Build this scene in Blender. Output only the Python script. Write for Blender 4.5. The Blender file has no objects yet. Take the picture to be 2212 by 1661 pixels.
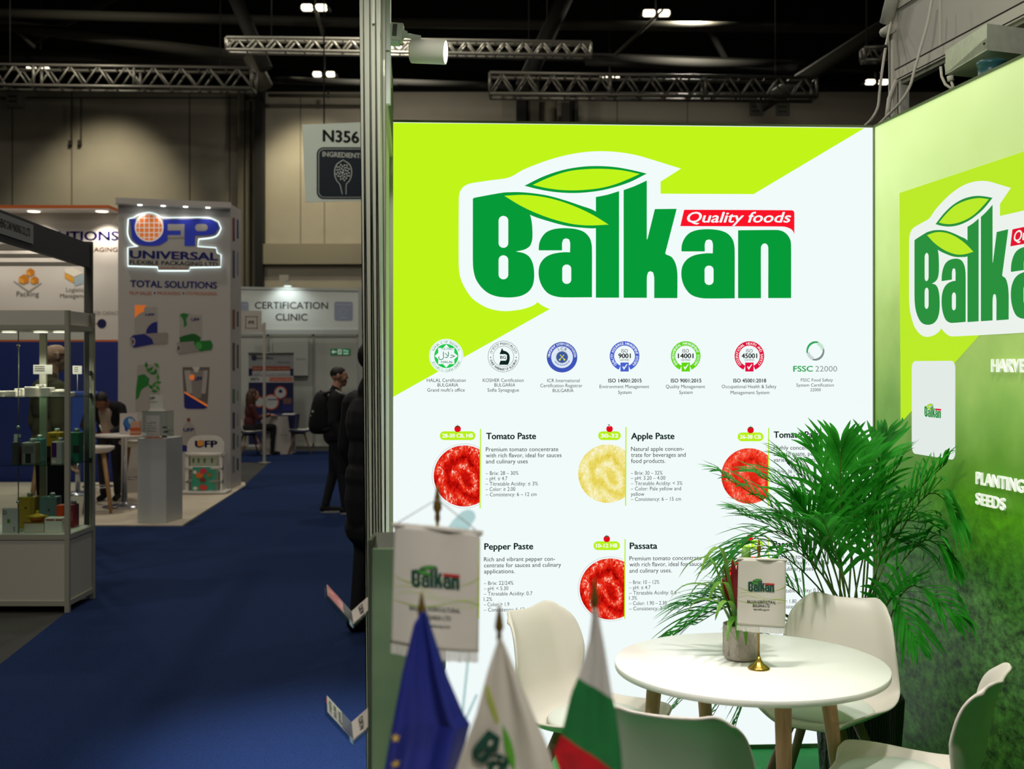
import bpy, bmesh, math, random
from mathutils import Vector, Matrix, Quaternion
random.seed(7)
scn = bpy.context.scene
COL = scn.collection
# ---------------------------------------------------------------- camera, world, exposure
F, H, CX, HY = 2560.0, 1.72, 1106.0, 790.0          # focal length and principal point in photo pixels, eye height
cam_d = bpy.data.cameras.new('camera'); cam = bpy.data.objects.new('camera', cam_d); COL.objects.link(cam)
cam.location = (0, 0, H); cam.rotation_euler = (math.pi/2, 0, 0)
cam_d.sensor_width = 36; cam_d.lens = F*36/2212; cam_d.shift_y = (HY-830.5)/2212
cam_d.clip_start = .05; cam_d.clip_end = 200
cam_d.dof.use_dof = True; cam_d.dof.focus_distance = 4.7; cam_d.dof.aperture_fstop = 4.0
scn.camera = cam
scn.view_settings.view_transform = 'Standard'; scn.view_settings.look = 'None'
scn.view_settings.exposure = 0; scn.view_settings.gamma = 1
world = bpy.data.worlds.new('world'); scn.world = world; world.use_nodes = True
world.node_tree.nodes['Background'].inputs[0].default_value = (1, .96, .86, 1)
world.node_tree.nodes['Background'].inputs[1].default_value = .011

def lamp(kind, name, loc, target, power, color=(1, 1, 1), size=.2, angle=60, blend=.6):
    d = bpy.data.lights.new(name, kind); o = bpy.data.objects.new(name, d); COL.objects.link(o)
    o.location = loc; d.energy = power; d.color = color
    if kind == 'AREA': d.size = size
    else: d.shadow_soft_size = size
    if kind == 'SPOT': d.spot_size = math.radians(angle); d.spot_blend = blend
    if target is not None:
        o.rotation_euler = (Vector(target)-Vector(loc)).to_track_quat('-Z', 'Y').to_euler()
    return o
# stand spotlights on the rail above the booth front (above the frame), and added fill lamps
lamp('SPOT', 'booth_spot_light', (.25, 3.15, 3.45), (.8, 4.0, .6), 150, (1, .96, .9), .05, 66)
lamp('SPOT', 'booth_spot_light', (1.15, 3.1, 3.45), (1.0, 4.15, .5), 125, (1, .96, .9), .05, 66)
lamp('SPOT', 'booth_spot_light', (-.2, 3.2, 3.4), (.5, 4.6, .4), 45, (1, .95, .88), .05, 60)
lamp('SPOT', 'pennant_fill_light', (1.35, 2.3, 3.3), (.82, 3.86, .98), 60, (1, .96, .9), .05, 22)  # added fill that brightens the small pennant, no lamp hangs here
lamp('SPOT', 'booth_counter_light', (.25, .5, 3.2), (-.12, 1.75, 1.3), 135, (1, .95, .9), .06, 36)
lamp('SPOT', 'booth_post_light', (-.1, 1.5, 3.4), (-.47, 3.7, 1.9), 85, (1, .97, .9), .06, 46)
lamp('SPOT', 'frame_fill_light', (.5, 2.6, 3.45), (2.0, 5.2, 3.55), 70, (1, .97, .9), .06, 50)  # added fill to lift the white frame, not a stand lamp
# hall high bay lights
for (x, y, p) in ((-6, 6, 120), (-1.5, 9, 90), (-6, 14, 130), (-2.5, 19, 150), (3, 14, 90), (-9, 22, 150), (4, 26, 150), (-3, 28, 120)):
    lamp('AREA', 'hall_bay_and_fill_light', (x, y, 9.5), (x, y, 0), p*1.25, (1, .93, .8), .5)
lamp('AREA', 'hall_bay_and_fill_light', (-3.2, 1.5, 7.5), (-4, 9, 1), 110, (1, .95, .86), .5)  # unseen lower fill, added in front to brighten the cabinet side
# wall washers far down the hall
lamp('SPOT', 'wall_wash_light', (-10.5, 29, 9.3), (-11.0, 32.3, 5.2), 620, (1, .9, .66), .2, 72, .9)
lamp('SPOT', 'wall_wash_light', (-5.2, 29, 9.3), (-5.4, 32.3, 5.0), 760, (1, .9, .62), .2, 66, .9)
lamp('SPOT', 'aisle_side_light', (-.9, 4.4, 2.7), (-.70, 5.1, 0), 560, (.85, .9, 1), .05, 52, 1)
lamp('SPOT', 'sign_fill_light', (-3.2, 9, 7.5), (-2.1, 14, 4.2), 330, (1, .97, .88), .1, 26, .7)  # added lamp without a fixture, brightens the hanging number sign
lamp('SPOT', 'aisle_side_light', (-1.3, 1.2, 3.1), (-.5, 2.85, 1.1), 70, (1, .97, .95), .05, 40, .8)  # extra fill added for the brochures, no known lamp
# ---------------------------------------------------------------- colour and materials
def lin(c):
    if isinstance(c, str): c = tuple(int(c[i:i+2], 16) for i in (0, 2, 4))
    return tuple(((v/255)/12.92 if v/255 <= .04045 else ((v/255+.055)/1.055)**2.4) for v in c) + (1,)
MATS = {}
def new_mat(key):
    m = bpy.data.materials.new(key); m.use_nodes = True
    return m, m.node_tree, m.node_tree.nodes['Principled BSDF']
def D(hexc, rough=.55, metal=0, emit=0, noise=0, nscale=60, spec=.4):
    """painted / plastic / metal surface; noise gives a slight mottling"""
    k = ('D', hexc, rough, metal, emit, noise, nscale)
    if k in MATS: return MATS[k]
    m, nt, b = new_mat('surface_'+hexc)
    c = lin(hexc)
    b.inputs['Base Color'].default_value = c; b.inputs['Roughness'].default_value = rough; b.inputs['Metallic'].default_value = metal
    b.inputs['Specular IOR Level'].default_value = spec
    if emit:
        b.inputs['Emission Color'].default_value = c; b.inputs['Emission Strength'].default_value = emit
    if noise:
        n = nt.nodes.new('ShaderNodeTexNoise'); n.inputs['Scale'].default_value = nscale; n.inputs['Detail'].default_value = 5
        tc = nt.nodes.new('ShaderNodeTexCoord'); nt.links.new(tc.outputs['Object'], n.inputs['Vector'])
        r = nt.nodes.new('ShaderNodeValToRGB'); r.color_ramp.elements[0].position = .3; r.color_ramp.elements[1].position = .7
        r.color_ramp.elements[0].color = tuple(v*(1-noise) for v in c[:3])+(1,); r.color_ramp.elements[1].color = tuple(min(1, v*(1+noise)) for v in c[:3])+(1,)
        nt.links.new(n.outputs['Fac'], r.inputs['Fac']); nt.links.new(r.outputs['Color'], b.inputs['Base Color'])
    MATS[k] = m; return m
def E(hexc, strength=1.0):
    """backlit print or lamp face"""
    k = ('E', hexc, strength)
    if k in MATS: return MATS[k]
    m = bpy.data.materials.new('backlit_'+hexc); m.use_nodes = True; nt = m.node_tree; nt.nodes.clear()
    e = nt.nodes.new('ShaderNodeEmission'); e.inputs[0].default_value = lin(hexc); e.inputs[1].default_value = strength
    o = nt.nodes.new('ShaderNodeOutputMaterial'); nt.links.new(e.outputs[0], o.inputs[0])
    MATS[k] = m; return m
def G(tint='f4fffc', rough=.02, ior=1.45, alpha=.12, key=None):
    """clear acrylic or thin glass: mostly see-through with a glossy coat"""
    k = ('G', tint, rough, alpha)
    if k in MATS: return MATS[k]
    m = bpy.data.materials.new('clear_'+tint); m.use_nodes = True; nt = m.node_tree; nt.nodes.clear()
    t = nt.nodes.new('ShaderNodeBsdfTransparent'); t.inputs[0].default_value = lin(tint)
    g = nt.nodes.new('ShaderNodeBsdfGlossy'); g.inputs['Roughness'].default_value = rough
    fr = nt.nodes.new('ShaderNodeFresnel'); fr.inputs[0].default_value = ior
    ad = nt.nodes.new('ShaderNodeMath'); ad.operation = 'ADD'; ad.inputs[1].default_value = alpha*.3; nt.links.new(fr.outputs[0], ad.inputs[0])
    ge = nt.nodes.new('ShaderNodeNewGeometry'); iv = nt.nodes.new('ShaderNodeMath'); iv.operation = 'SUBTRACT'; iv.inputs[0].default_value = 1; nt.links.new(ge.outputs['Backfacing'], iv.inputs[1])
    mu = nt.nodes.new('ShaderNodeMath'); mu.operation = 'MULTIPLY'; nt.links.new(ad.outputs[0], mu.inputs[0]); nt.links.new(iv.outputs[0], mu.inputs[1])   # the coat reflects on the outer face only
    mx = nt.nodes.new('ShaderNodeMixShader'); nt.links.new(mu.outputs[0], mx.inputs[0]); nt.links.new(t.outputs[0], mx.inputs[1]); nt.links.new(g.outputs[0], mx.inputs[2])
    o = nt.nodes.new('ShaderNodeOutputMaterial'); nt.links.new(mx.outputs[0], o.inputs[0])
    MATS[k] = m; return m
def ramp_mat(name, kind, stops, scale, detail=6, distort=0, coord='Object', mapscale=(1, 1, 1), emit=False, rough=.6, bump=0):
    """noise / wave / voronoi driven colour ramp"""
    m = bpy.data.materials.new(name); m.use_nodes = True; nt = m.node_tree
    b = nt.nodes['Principled BSDF']; tc = nt.nodes.new('ShaderNodeTexCoord'); mp = nt.nodes.new('ShaderNodeMapping')
    mp.inputs['Scale'].default_value = mapscale; nt.links.new(tc.outputs[coord], mp.inputs[0])
    t = nt.nodes.new({'noise': 'ShaderNodeTexNoise', 'wave': 'ShaderNodeTexWave', 'voronoi': 'ShaderNodeTexVoronoi'}[kind])
    t.inputs['Scale'].default_value = scale
    if kind != 'voronoi': t.inputs['Detail'].default_value = detail
    if kind in ('noise', 'wave'): t.inputs['Distortion'].default_value = distort
    nt.links.new(mp.outputs[0], t.inputs['Vector'])
    r = nt.nodes.new('ShaderNodeValToRGB'); els = r.color_ramp.elements
    while len(els) < len(stops): els.new(.5)
    for e, (p, c) in zip(els, stops): e.position = p; e.color = lin(c)
    out = t.outputs['Distance'] if kind == 'voronoi' else t.outputs['Fac']
    nt.links.new(out, r.inputs[0]); b.inputs['Roughness'].default_value = rough
    if emit:
        b.inputs['Base Color'].default_value = (0, 0, 0, 1); b.inputs['Specular IOR Level'].default_value = 0
        nt.links.new(r.outputs[0], b.inputs['Emission Color']); b.inputs['Emission Strength'].default_value = 1
    else: nt.links.new(r.outputs[0], b.inputs['Base Color'])
    if bump:
        bp = nt.nodes.new('ShaderNodeBump'); bp.inputs['Strength'].default_value = bump; bp.inputs['Distance'].default_value = .01
        nt.links.new(out, bp.inputs['Height']); nt.links.new(bp.outputs[0], b.inputs['Normal'])
    return m
# ---------------------------------------------------------------- geometry helpers
def W(px, py, Y): return Vector(((px-CX)/F*Y, Y, H-(py-HY)/F*Y))
def gx(px, Y): return (px-CX)/F*Y
def gz(py, Y): return H-(py-HY)/F*Y
def smooth(pts, thr=38, n=5):
    """round a closed outline through its points, keeping corners sharper than thr degrees and straight runs between corners"""
    N = len(pts); P = [Vector((p[0], p[1])) for p in pts]; tang = []; corner = []
    for i in range(N):
        a, b, c = P[i-1], P[i], P[(i+1) % N]; u, w = b-a, c-b
        ang = math.degrees(u.angle(w)) if u.length > 1e-9 and w.length > 1e-9 else 0
        corner.append(ang > thr); t = (u.normalized()+w.normalized()) if u.length and w.length else Vector((0, 0))
        tang.append(t.normalized() if t.length > 1e-6 else Vector((0, 0)))
    out = []
    for i in range(N):
        j = (i+1) % N; a, b = P[i], P[j]; L = (b-a).length
        out.append((a.x, a.y))
        if corner[i] and corner[j]: continue
        mi = lambda q: min(L, 1.1*min((P[q]-P[q-1]).length, (P[(q+1) % N]-P[q]).length))
        ta = tang[i]*mi(i) if not corner[i] else (b-a); tb = tang[j]*mi(j) if not corner[j] else (b-a)
        for k in range(1, n):
            s = k/n; h00 = 2*s**3-3*s*s+1; h10 = s**3-2*s*s+s; h01 = -2*s**3+3*s*s; h11 = s**3-s*s
            q = a*h00+ta*h10+b*h01+tb*h11; out.append((q.x, q.y))
    return out
def rrect(x0, y0, x1, y1, r, n=6):
    p = []
    for cx, cy, a0 in ((x1-r, y0+r, -90), (x1-r, y1-r, 0), (x0+r, y1-r, 90), (x0+r, y0+r, 180)):
        for k in range(n+1):
            a = math.radians(a0+90*k/n); p.append((cx+r*math.cos(a), cy+r*math.sin(a)))
    return p
def circ(cx, cy, rx, ry=None, n=40, a0=0, a1=360):
    ry = rx if ry is None else ry; full = abs(a1-a0) >= 360
    return [(cx+rx*math.cos(math.radians(a0+(a1-a0)*k/(n if full else n-1))), cy+ry*math.sin(math.radians(a0+(a1-a0)*k/(n if full else n-1)))) for k in range(n)]
class MB:
    """collects faces with materials, builds one mesh object"""
    def __init__(s): s.v = []; s.f = []; s.mi = []; s.mats = []; s.sm = []
    def mat(s, m):
        if m not in s.mats: s.mats.append(m)
        return s.mats.index(m)
    def add(s, verts, faces, m, sm=False):
        o = len(s.v); s.v += [tuple(v) for v in verts]; i = s.mat(m)
        for f in faces: s.f.append([o+k for k in f]); s.mi.append(i); s.sm.append(sm)
    def poly(s, pts, m): s.add(pts, [list(range(len(pts)))], m)
    def box(s, lo, hi, m, M=None):
        x0, y0, z0 = lo; x1, y1, z1 = hi
        v = [Vector(p) for p in ((x0, y0, z0), (x1, y0, z0), (x1, y1, z0), (x0, y1, z0), (x0, y0, z1), (x1, y0, z1), (x1, y1, z1), (x0, y1, z1))]
        if M is not None: v = [M @ p for p in v]
        s.add(v, [(0, 3, 2, 1), (4, 5, 6, 7), (0, 1, 5, 4), (1, 2, 6, 5), (2, 3, 7, 6), (3, 0, 4, 7)], m)
    def prism(s, bottom, top, m, sm=False):
        n = len(bottom); s.add(list(bottom)+list(top), [list(range(n))[::-1], list(range(n, 2*n))], m)
        s.add(list(bottom)+list(top), [(i, (i+1) % n, n+(i+1) % n, n+i) for i in range(n)], m, sm)
    def tube(s, pts, r, m, n=10, caps=True):
        pts = [Vector(p) for p in pts]; R = r if isinstance(r, (list, tuple)) else [r]*len(pts); rings = []
        t0 = (pts[1]-pts[0]).normalized(); ref = Vector((0, 0, 1)) if abs(t0.z) < .9 else Vector((1, 0, 0)); nrm = t0.cross(ref).normalized()
        for i, p in enumerate(pts):
            t = (pts[min(i+1, len(pts)-1)]-pts[max(i-1, 0)]).normalized(); nrm = (nrm-t*nrm.dot(t)).normalized(); b = t.cross(nrm)
            rings.append([p+(nrm*math.cos(2*math.pi*k/n)+b*math.sin(2*math.pi*k/n))*R[i] for k in range(n)])
        v = [q for rg in rings for q in rg]
        s.add(v, [(i*n+k, i*n+(k+1) % n, (i+1)*n+(k+1) % n, (i+1)*n+k) for i in range(len(pts)-1) for k in range(n)], m, True)
        if caps: s.add(v, [list(range(n))[::-1], [(len(pts)-1)*n+k for k in range(n)]], m)
    def lathe(s, prof, m, c=(0, 0, 0), n=32, axis=None):
        c = Vector(c); q = axis.to_track_quat('Z', 'Y') if axis is not None else Quaternion()
        v = [c+q @ Vector((r*math.cos(2*math.pi*k/n), r*math.sin(2*math.pi*k/n), z)) for r, z in prof for k in range(n)]
        s.add(v, [(i*n+k, i*n+(k+1) % n, (i+1)*n+(k+1) % n, (i+1)*n+k) for i in range(len(prof)-1) for k in range(n)], m, True)
        for i, rev in ((0, True), (len(prof)-1, False)):
            if prof[i][0] > 1e-6:
                r = [i*n+k for k in range(n)]; s.add(v, [r[::-1] if rev else r], m)
    def ball(s, c, rad, m, n=14):
        rad = rad if hasattr(rad, '__len__') else (rad,)*3; c = Vector(c); v = []; f = []; h = n//2
        for i in range(h+1):
            th = math.pi*i/h
            for k in range(n):
                ph = 2*math.pi*k/n; v.append(c+Vector((rad[0]*math.sin(th)*math.cos(ph), rad[1]*math.sin(th)*math.sin(ph), rad[2]*math.cos(th))))
        s.add(v, [(i*n+k, (i+1)*n+k, (i+1)*n+(k+1) % n, i*n+(k+1) % n) for i in range(h) for k in range(n)], m, True)
    def grid(s, fn, nu, nv, m, sm=True, mf=None):
        v = [fn(i/nu, j/nv) for j in range(nv+1) for i in range(nu+1)]; o = len(s.v); s.v += [tuple(p) for p in v]
        for j in range(nv):
            for i in range(nu):
                a = j*(nu+1)+i; s.f.append([o+a, o+a+1, o+a+nu+2, o+a+nu+1]); s.sm.append(sm)
                s.mi.append(s.mat(mf((i+.5)/nu, (j+.5)/nv) if mf else m))
    def build(s, name, parent=None, merge=True, M=None):
        me = bpy.data.meshes.new(name); vv = s.v if M is None else [tuple(M @ Vector(p)) for p in s.v]
        me.from_pydata(vv, [], s.f)
        for m in s.mats: me.materials.append(m)
        me.polygons.foreach_set('material_index', s.mi); me.polygons.foreach_set('use_smooth', s.sm); me.update()
        if merge:
            bm = bmesh.new(); bm.from_mesh(me); bmesh.ops.remove_doubles(bm, verts=bm.verts, dist=1e-6); bm.to_mesh(me); bm.free()
        o = bpy.data.objects.new(name, me); COL.objects.link(o)
        if parent is not None: o.parent = parent
        return o
def tag(o, label=None, cat=None, group=None, kind=None):
    for k, v in (('label', label), ('category', cat), ('group', group), ('kind', kind)):
        if v: o[k] = v
    return o
def thing(name, label, cat, loc=(0, 0, 0), rz=0, group=None):
    o = bpy.data.objects.new(name, None); COL.objects.link(o); o.location = loc; o.rotation_euler = (0, 0, rz); o.empty_display_size = .1
    return tag(o, label, cat, group)
def rebase(root, p):
    """move a thing's origin to p while its parts (built in world coordinates) stay put"""
    root.location = p
    for c in [o for o in bpy.data.objects if o.parent == root]: c.location = -Vector(p)
def bevel(o, w=.004, seg=2):
    m = o.modifiers.new('bevel', 'BEVEL'); m.width = w; m.segments = seg; m.limit_method = 'ANGLE'; return o
def copy_tree(o, parent=None):
    c = o.copy(); COL.objects.link(c)
    if parent is not None: c.parent = parent
    for ch in [x for x in bpy.data.objects if x.parent == o]: copy_tree(ch, c)
    return c
# ---------------------------------------------------------------- upright planes that carry prints, and lettering
class Plane:
    """an upright plane through two floor points, each given by the picture column it stands on and its distance"""
    def __init__(s, pa, ya, pb, yb):
        s.a = Vector((gx(pa, ya), ya)); b = Vector((gx(pb, yb), yb)); s.d = (b-s.a).normalized(); s.n = Vector((s.d.y, -s.d.x))
        if s.n.dot(-s.a) < 0: s.n = -s.n
    def uv(s, px, py):
        r = Vector(((px-CX)/F, 1)); cr = lambda p, q: p.x*q.y-p.y*q.x
        t = cr(s.a, s.d)/cr(r, s.d); return ((r*t-s.a).dot(s.d), H-(py-HY)/F*t)
    def at(s, u, z, off=0): return Vector((s.a.x+s.d.x*u+s.n.x*off, s.a.y+s.d.y*u+s.n.y*off, z))
    def P(s, px, py, off=0): return s.at(*s.uv(px, py), off)
    def pp(s, mb, pts, m, off=.001): mb.poly([s.P(x, y, off) for x, y in pts], m)
    def slab(s, mb, pts, m, o0, o1): mb.prism([s.P(x, y, o0) for x, y in pts], [s.P(x, y, o1) for x, y in pts], m)
TXT = {}
def text_mesh(t, bold=0, shear=0):
    k = (t, bold, shear)
    if k not in TXT:
        c = bpy.data.curves.new('t', 'FONT'); c.body = t; c.shear = shear; c.resolution_u = 3
        o = bpy.data.objects.new('t', c); COL.objects.link(o); dg = bpy.context.evaluated_depsgraph_get()
        me = bpy.data.meshes.new_from_object(o.evaluated_get(dg)); v = [(p.co.x, p.co.y) for p in me.vertices]; f = [list(p.vertices) for p in me.polygons]
        bpy.data.objects.remove(o); bpy.data.curves.remove(c); bpy.data.meshes.remove(me)
        if bold:   # heavier weight: the same outline laid down again slightly to each side
            v0, f0 = v, f; v, f = [], []
            for dx, dy in ((-1, 0), (1, 0), (0, .7), (0, -.7)): k0 = len(v); v = v+[(x+dx*bold, y+dy*bold) for x, y in v0]; f = f+[[i+k0 for i in q] for q in f0]
        TXT[k] = (v, f, min(p[0] for p in v), max(p[0] for p in v))
    return TXT[k]
def tx(mb, pl, t, x0, x1, base, cap, m, off=.0012, bold=0, shear=0, depth=0, fit=None, base1=None):
    """lettering on a plane: spans picture columns x0..x1 (the part `fit` of the text, or all of it) on a level baseline"""
    v, f, a, b = text_mesh(t, bold, shear)
    if fit: a2, b2 = text_mesh(fit, bold, shear)[2:]
    else: a2, b2 = a, b
    u0, z0 = pl.uv(x0, base); u1, _ = pl.uv(x1, base); ch = pl.uv(x0, base-cap)[1]-z0
    sx = (u1-u0)/(b2-a2); sy = ch/.69
    pts = [pl.at(u0+(x-a)*sx, z0+y*sy, off) for x, y in v]; mb.add(pts, f, m)
    if depth:
        back = [pl.at(u0+(x-a)*sx, z0+y*sy, off-depth) for x, y in v]
        cnt = {}
        for q in f:
            for i in range(len(q)): e = (q[i], q[(i+1) % len(q)]); cnt[e] = 1
        for (i, j) in list(cnt):
            if (j, i) not in cnt: mb.add([pts[i], pts[j], back[j], back[i]], [(0, 1, 2, 3)], m)
def arc_text(mb, pl, t, cx, cy, r, a0, a1, h, m, off=.002, bold=.01, inside=False):
    """letters around a circle, a0..a1 degrees (0 = right, 90 = top); inside=True puts the feet outwards"""
    n = len(t)
    for i, ch in enumerate(t):
        if ch == ' ': continue
        v, f, a, b = text_mesh(ch, bold); A = math.radians(a0+(a1-a0)*(i+.5)/n); s = h/.69; mid = (a+b)/2
        up = Vector((math.cos(A), -math.sin(A))); rt = Vector((math.sin(A), math.cos(A)))
        if inside: up, rt = -up, -rt
        o = Vector((cx, cy))+Vector((math.cos(A), -math.sin(A)))*(r+(h if inside else 0))
        mb.add([pl.P(*(o+rt*(x-mid)*s+up*y*s), off) for x, y in v], f, m)
# the company mark as outlines in its own drawing units
LOGO_BLOB = smooth([(522, 1160), (523, 640), (532, 600), (552, 570), (580, 551), (620, 538), (760, 517), (900, 495), (1000, 440), (1150, 380), (1300, 335), (1450, 308), (1580, 300), (1720, 308), (1850, 330), (2000, 374), (2180, 430), (2028, 527), (2028, 617), (3040, 625), (3110, 655), (3128, 720), (3128, 1440), (3100, 1485), (3040, 1496), (2680, 1496), (2620, 1482), (2590, 1465), (2550, 1495), (1300, 1500), (1240, 1492), (1205, 1480), (1150, 1455), (1110, 1427), (1080, 1450), (1000, 1478), (900, 1492), (840, 1492), (770, 1480), (700, 1452), (620, 1395), (562, 1310), (533, 1240)])
LOGO_A = smooth([(1118, 1035), (1122, 990), (1140, 945), (1175, 905), (1230, 882), (1310, 874), (1400, 882), (1460, 905), (1500, 950), (1515, 1010), (1516, 1390), (1340, 1391), (1260, 1387), (1190, 1362), (1145, 1310), (1122, 1250), (1118, 1190), (1130, 1140), (1165, 1095), (1220, 1067), (1300, 1054), (1352, 1054), (1353, 985), (1345, 958), (1323, 950), (1302, 958), (1293, 985), (1293, 1040), (1122, 1040)])
LOGO_A_HOLE = rrect(1294, 1146, 1361, 1290, 32)
LOGO_GREEN = [
    smooth([(627, 655), (637, 648), (860, 608), (960, 606), (1055, 780), (1068, 840), (1072, 920), (1068, 970), (1050, 1010), (1010, 1035), (948, 1048), (1010, 1062), (1050, 1090), (1075, 1140), (1084, 1200), (1083, 1260), (1070, 1310), (1040, 1350), (990, 1378), (930, 1390), (870, 1391), (800, 1382), (740, 1358), (690, 1315), (650, 1255), (632, 1190), (627, 1120)]),
    smooth([(860, 608), (960, 605), (1060, 612), (1180, 630), (1300, 662), (1420, 702), (1545, 750), (1650, 850), (1545, 875), (1450, 872), (1330, 858), (1200, 825), (1060, 778), (960, 720), (860, 640)], 60),
    smooth([(1012, 558), (1150, 490), (1300, 440), (1450, 415), (1580, 411), (1700, 420), (1820, 442), (1925, 467), (1800, 530), (1680, 570), (1560, 597), (1400, 612), (1250, 606), (1120, 585)]),
    LOGO_A, [(x+1065, y+8) for x, y in LOGO_A],
    smooth([(1545, 642), (1630, 625), (1718, 598), (1718, 1393), (1545, 1393)]),
    smooth([(1752, 590), (1830, 562), (1925, 519), (1925, 958), (1930, 955), (1985, 732), (2148, 730), (2063, 1060), (2068, 1070), (2110, 1090), (2140, 1140), (2153, 1210), (2153, 1396), (1980, 1396), (1980, 1240), (1972, 1205), (1952, 1195), (1935, 1203), (1926, 1235), (1925, 1394), (1752, 1394)]),
    smooth([(x+1590, y) for x, y in ((1016, 890), (1310, 888), (1350, 898), (1385, 925), (1407, 965), (1412, 1010), (1412, 1396), (1241, 1396), (1241, 1015), (1232, 995), (1215, 987), (1197, 995), (1187, 1015), (1187, 1397), (1016, 1397))])]
LOGO_HOLES = [rrect(819, 783, 891, 1021, 35), rrect(819, 1077, 891, 1256, 35), LOGO_A_HOLE, [(x+1062, y+8) for x, y in LOGO_A_HOLE]]
LOGO_LIME = [smooth([(862, 633), (1000, 626), (1130, 638), (1260, 667), (1400, 717), (1530, 780), (1640, 848), (1500, 854), (1380, 845), (1240, 812), (1100, 762), (980, 705)]),
             smooth([(1073, 552), (1200, 495), (1340, 450), (1480, 434), (1600, 432), (1740, 443), (1872, 470), (1790, 507), (1680, 550), (1560, 578), (1400, 592), (1270, 588), (1160, 572)])]
LOGO_RED = smooth([(x+1590, y) for x, y in ((613, 740), (620, 737), (1420, 741), (1432, 748), (1436, 760), (1436, 918), (1425, 895), (1405, 878), (1370, 865), (1340, 862), (585, 859))])
def logo(mb, fn, mats, blob=True, words=True, step=.0006, o=.001):
    """fn(x, y, off) maps drawing units to a point; mats: white, green, lime, red"""
    wh, gr, li, rd = mats
    if blob: mb.poly([fn(x, y, o) for x, y in LOGO_BLOB], wh)
    for k, g in enumerate(LOGO_GREEN): mb.poly([fn(x, y, o+step*(1+.06*k)) for x, y in g], gr)
    for h in LOGO_HOLES: mb.poly([fn(x, y, o+step*2) for x, y in h], wh)
    for l in LOGO_LIME: mb.poly([fn(x, y, o+step*2.2) for x, y in l], li)
    mb.poly([fn(x, y, o+step) for x, y in LOGO_RED], rd)
    if words:
        v, f, a, b = text_mesh('Quality foods', .02, .25); sx = (3002-2225)/(b-a)
        mb.add([fn(2225+(x-a)*sx, 831-y*112, o+step*2) for x, y in v], f, wh)
# ================================================================= SETTING
def st(o, label=None): o['kind'] = 'structure'; 
carpet_blue = ramp_mat('blue_carpet', 'noise', [(.3, '172440'), (.7, '22345e')], 260, 3, rough=.95, bump=.3); carpet_blue.node_tree.nodes['Principled BSDF'].inputs['Specular IOR Level'].default_value = .04
carpet_grey = ramp_mat('dark_grey_floor', 'noise', [(.3, '2a2a27'), (.7, '3a3a35')], 90, 4, rough=.9)
mb = MB(); mb.box((-22, -2, -.1), (22, 34, 0), carpet_grey); st(mb.build('floor'))
mb = MB(); cp = [(-2.42, 1), (-2.94, 6.8), (-3.10, 8.23), (-3.16, 8.95), (-10, 8.95), (-10, 12.65), (-3.51, 12.65), (-3.77, 16.4), (-4.30, 21), (-5.6, 21.2), (-5.6, 23.9), (3, 23.9), (3, 5.75), (-.46, 5.75), (-.46, 1)]
mb.prism([(x, y, 0) for x, y in cp], [(x, y, .006) for x, y in cp], carpet_blue); st(mb.build('floor_4'))
mb = MB(); mb.box((-.46, 1, 0), (2.4, 5.7, .012), D('1f9a48', .8, 0, 0, .1, 200)); st(mb.build('floor_2'))
wood = ramp_mat('pale_laminate', 'noise', [(.25, 'b4a690'), (.6, 'cabfaa'), (.8, 'd8cebb')], 7, 6, .6, mapscale=(.35, 6, 1), rough=.45)
mb = MB(); fp = [(-9, 12.65), (-3.52, 12.65), (-3.80, 16.9), (-3.9, 17.3), (-9, 17.3)]
mb.prism([(x, y, 0) for x, y in fp], [(x, y, .02) for x, y in fp], wood); st(mb.build('floor_3'))
# far hall wall with seams, piers and ledges
wallm = D('a49d8c', .8, 0, 0, .06, 1.2); seam = D('5a564b', .8); pier = D('4c4a41', .8); dark = D('1c1c1a', .8)
mb = MB(); WY = 32
mb.box((gx(-220, WY), WY, 0), (gx(566, WY), WY+.3, gz(192, WY)), wallm)
for px in (27, 155, 410, 496): mb.box((gx(px, WY)-.015, WY-.01, 2), (gx(px, WY)+.015, WY, gz(200, WY)), seam)
mb.box((gx(-220, WY), WY-.03, gz(213, WY)), (gx(560, WY), WY, gz(210, WY)), seam)
mb.box((gx(580, WY), WY-.4, gz(540, WY)), (gx(2400, WY), WY, gz(206, WY)), wallm)
for px in (655, 706, 1330, 1480): mb.box((gx(px, WY)-.01, WY-.41, 2), (gx(px, WY)+.01, WY-.4, gz(210, WY)), seam)
mb.box((gx(580, WY), WY-.7, gz(575, WY)), (gx(1200, WY), WY, gz(532, WY)), D('8c8573', .8)); mb.box((gx(580, WY), WY-.5, gz(640, WY)), (gx(1200, WY), WY, gz(575, WY)), wallm)
mb.box((gx(580, WY), WY, 0), (gx(2400, WY), WY+.3, gz(640, WY)), wallm)
st(mb.build('wall_far'))
mb = MB(); mb.box((gx(520, WY), WY-.35, 0), (gx(534, WY), WY-.05, gz(200, WY)), D('7d7766', .8)); mb.box((gx(538, WY), WY-.45, 0), (gx(548, WY), WY-.1, gz(225, WY)), D('6d6858', .8))
mb.box((gx(549, WY), WY-.3, 0), (gx(563, WY), WY-.05, gz(225, WY)), D('8e8774', .8)); st(mb.build('trim_1'))
mb = MB(); mb.box((gx(564, WY), WY-.8, 0), (gx(580, WY), WY-.2, gz(150, WY)), dark); st(mb.build('trim_2'))
mb = MB(); mb.box((gx(1115, WY), WY-.9, 3), (gx(1136, WY), WY-.45, gz(190, WY)), dark); mb.box((gx(1140, WY), WY-.8, 3), (gx(1163, WY), WY-.45, gz(190, WY)), D('5a574a', .8))
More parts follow.
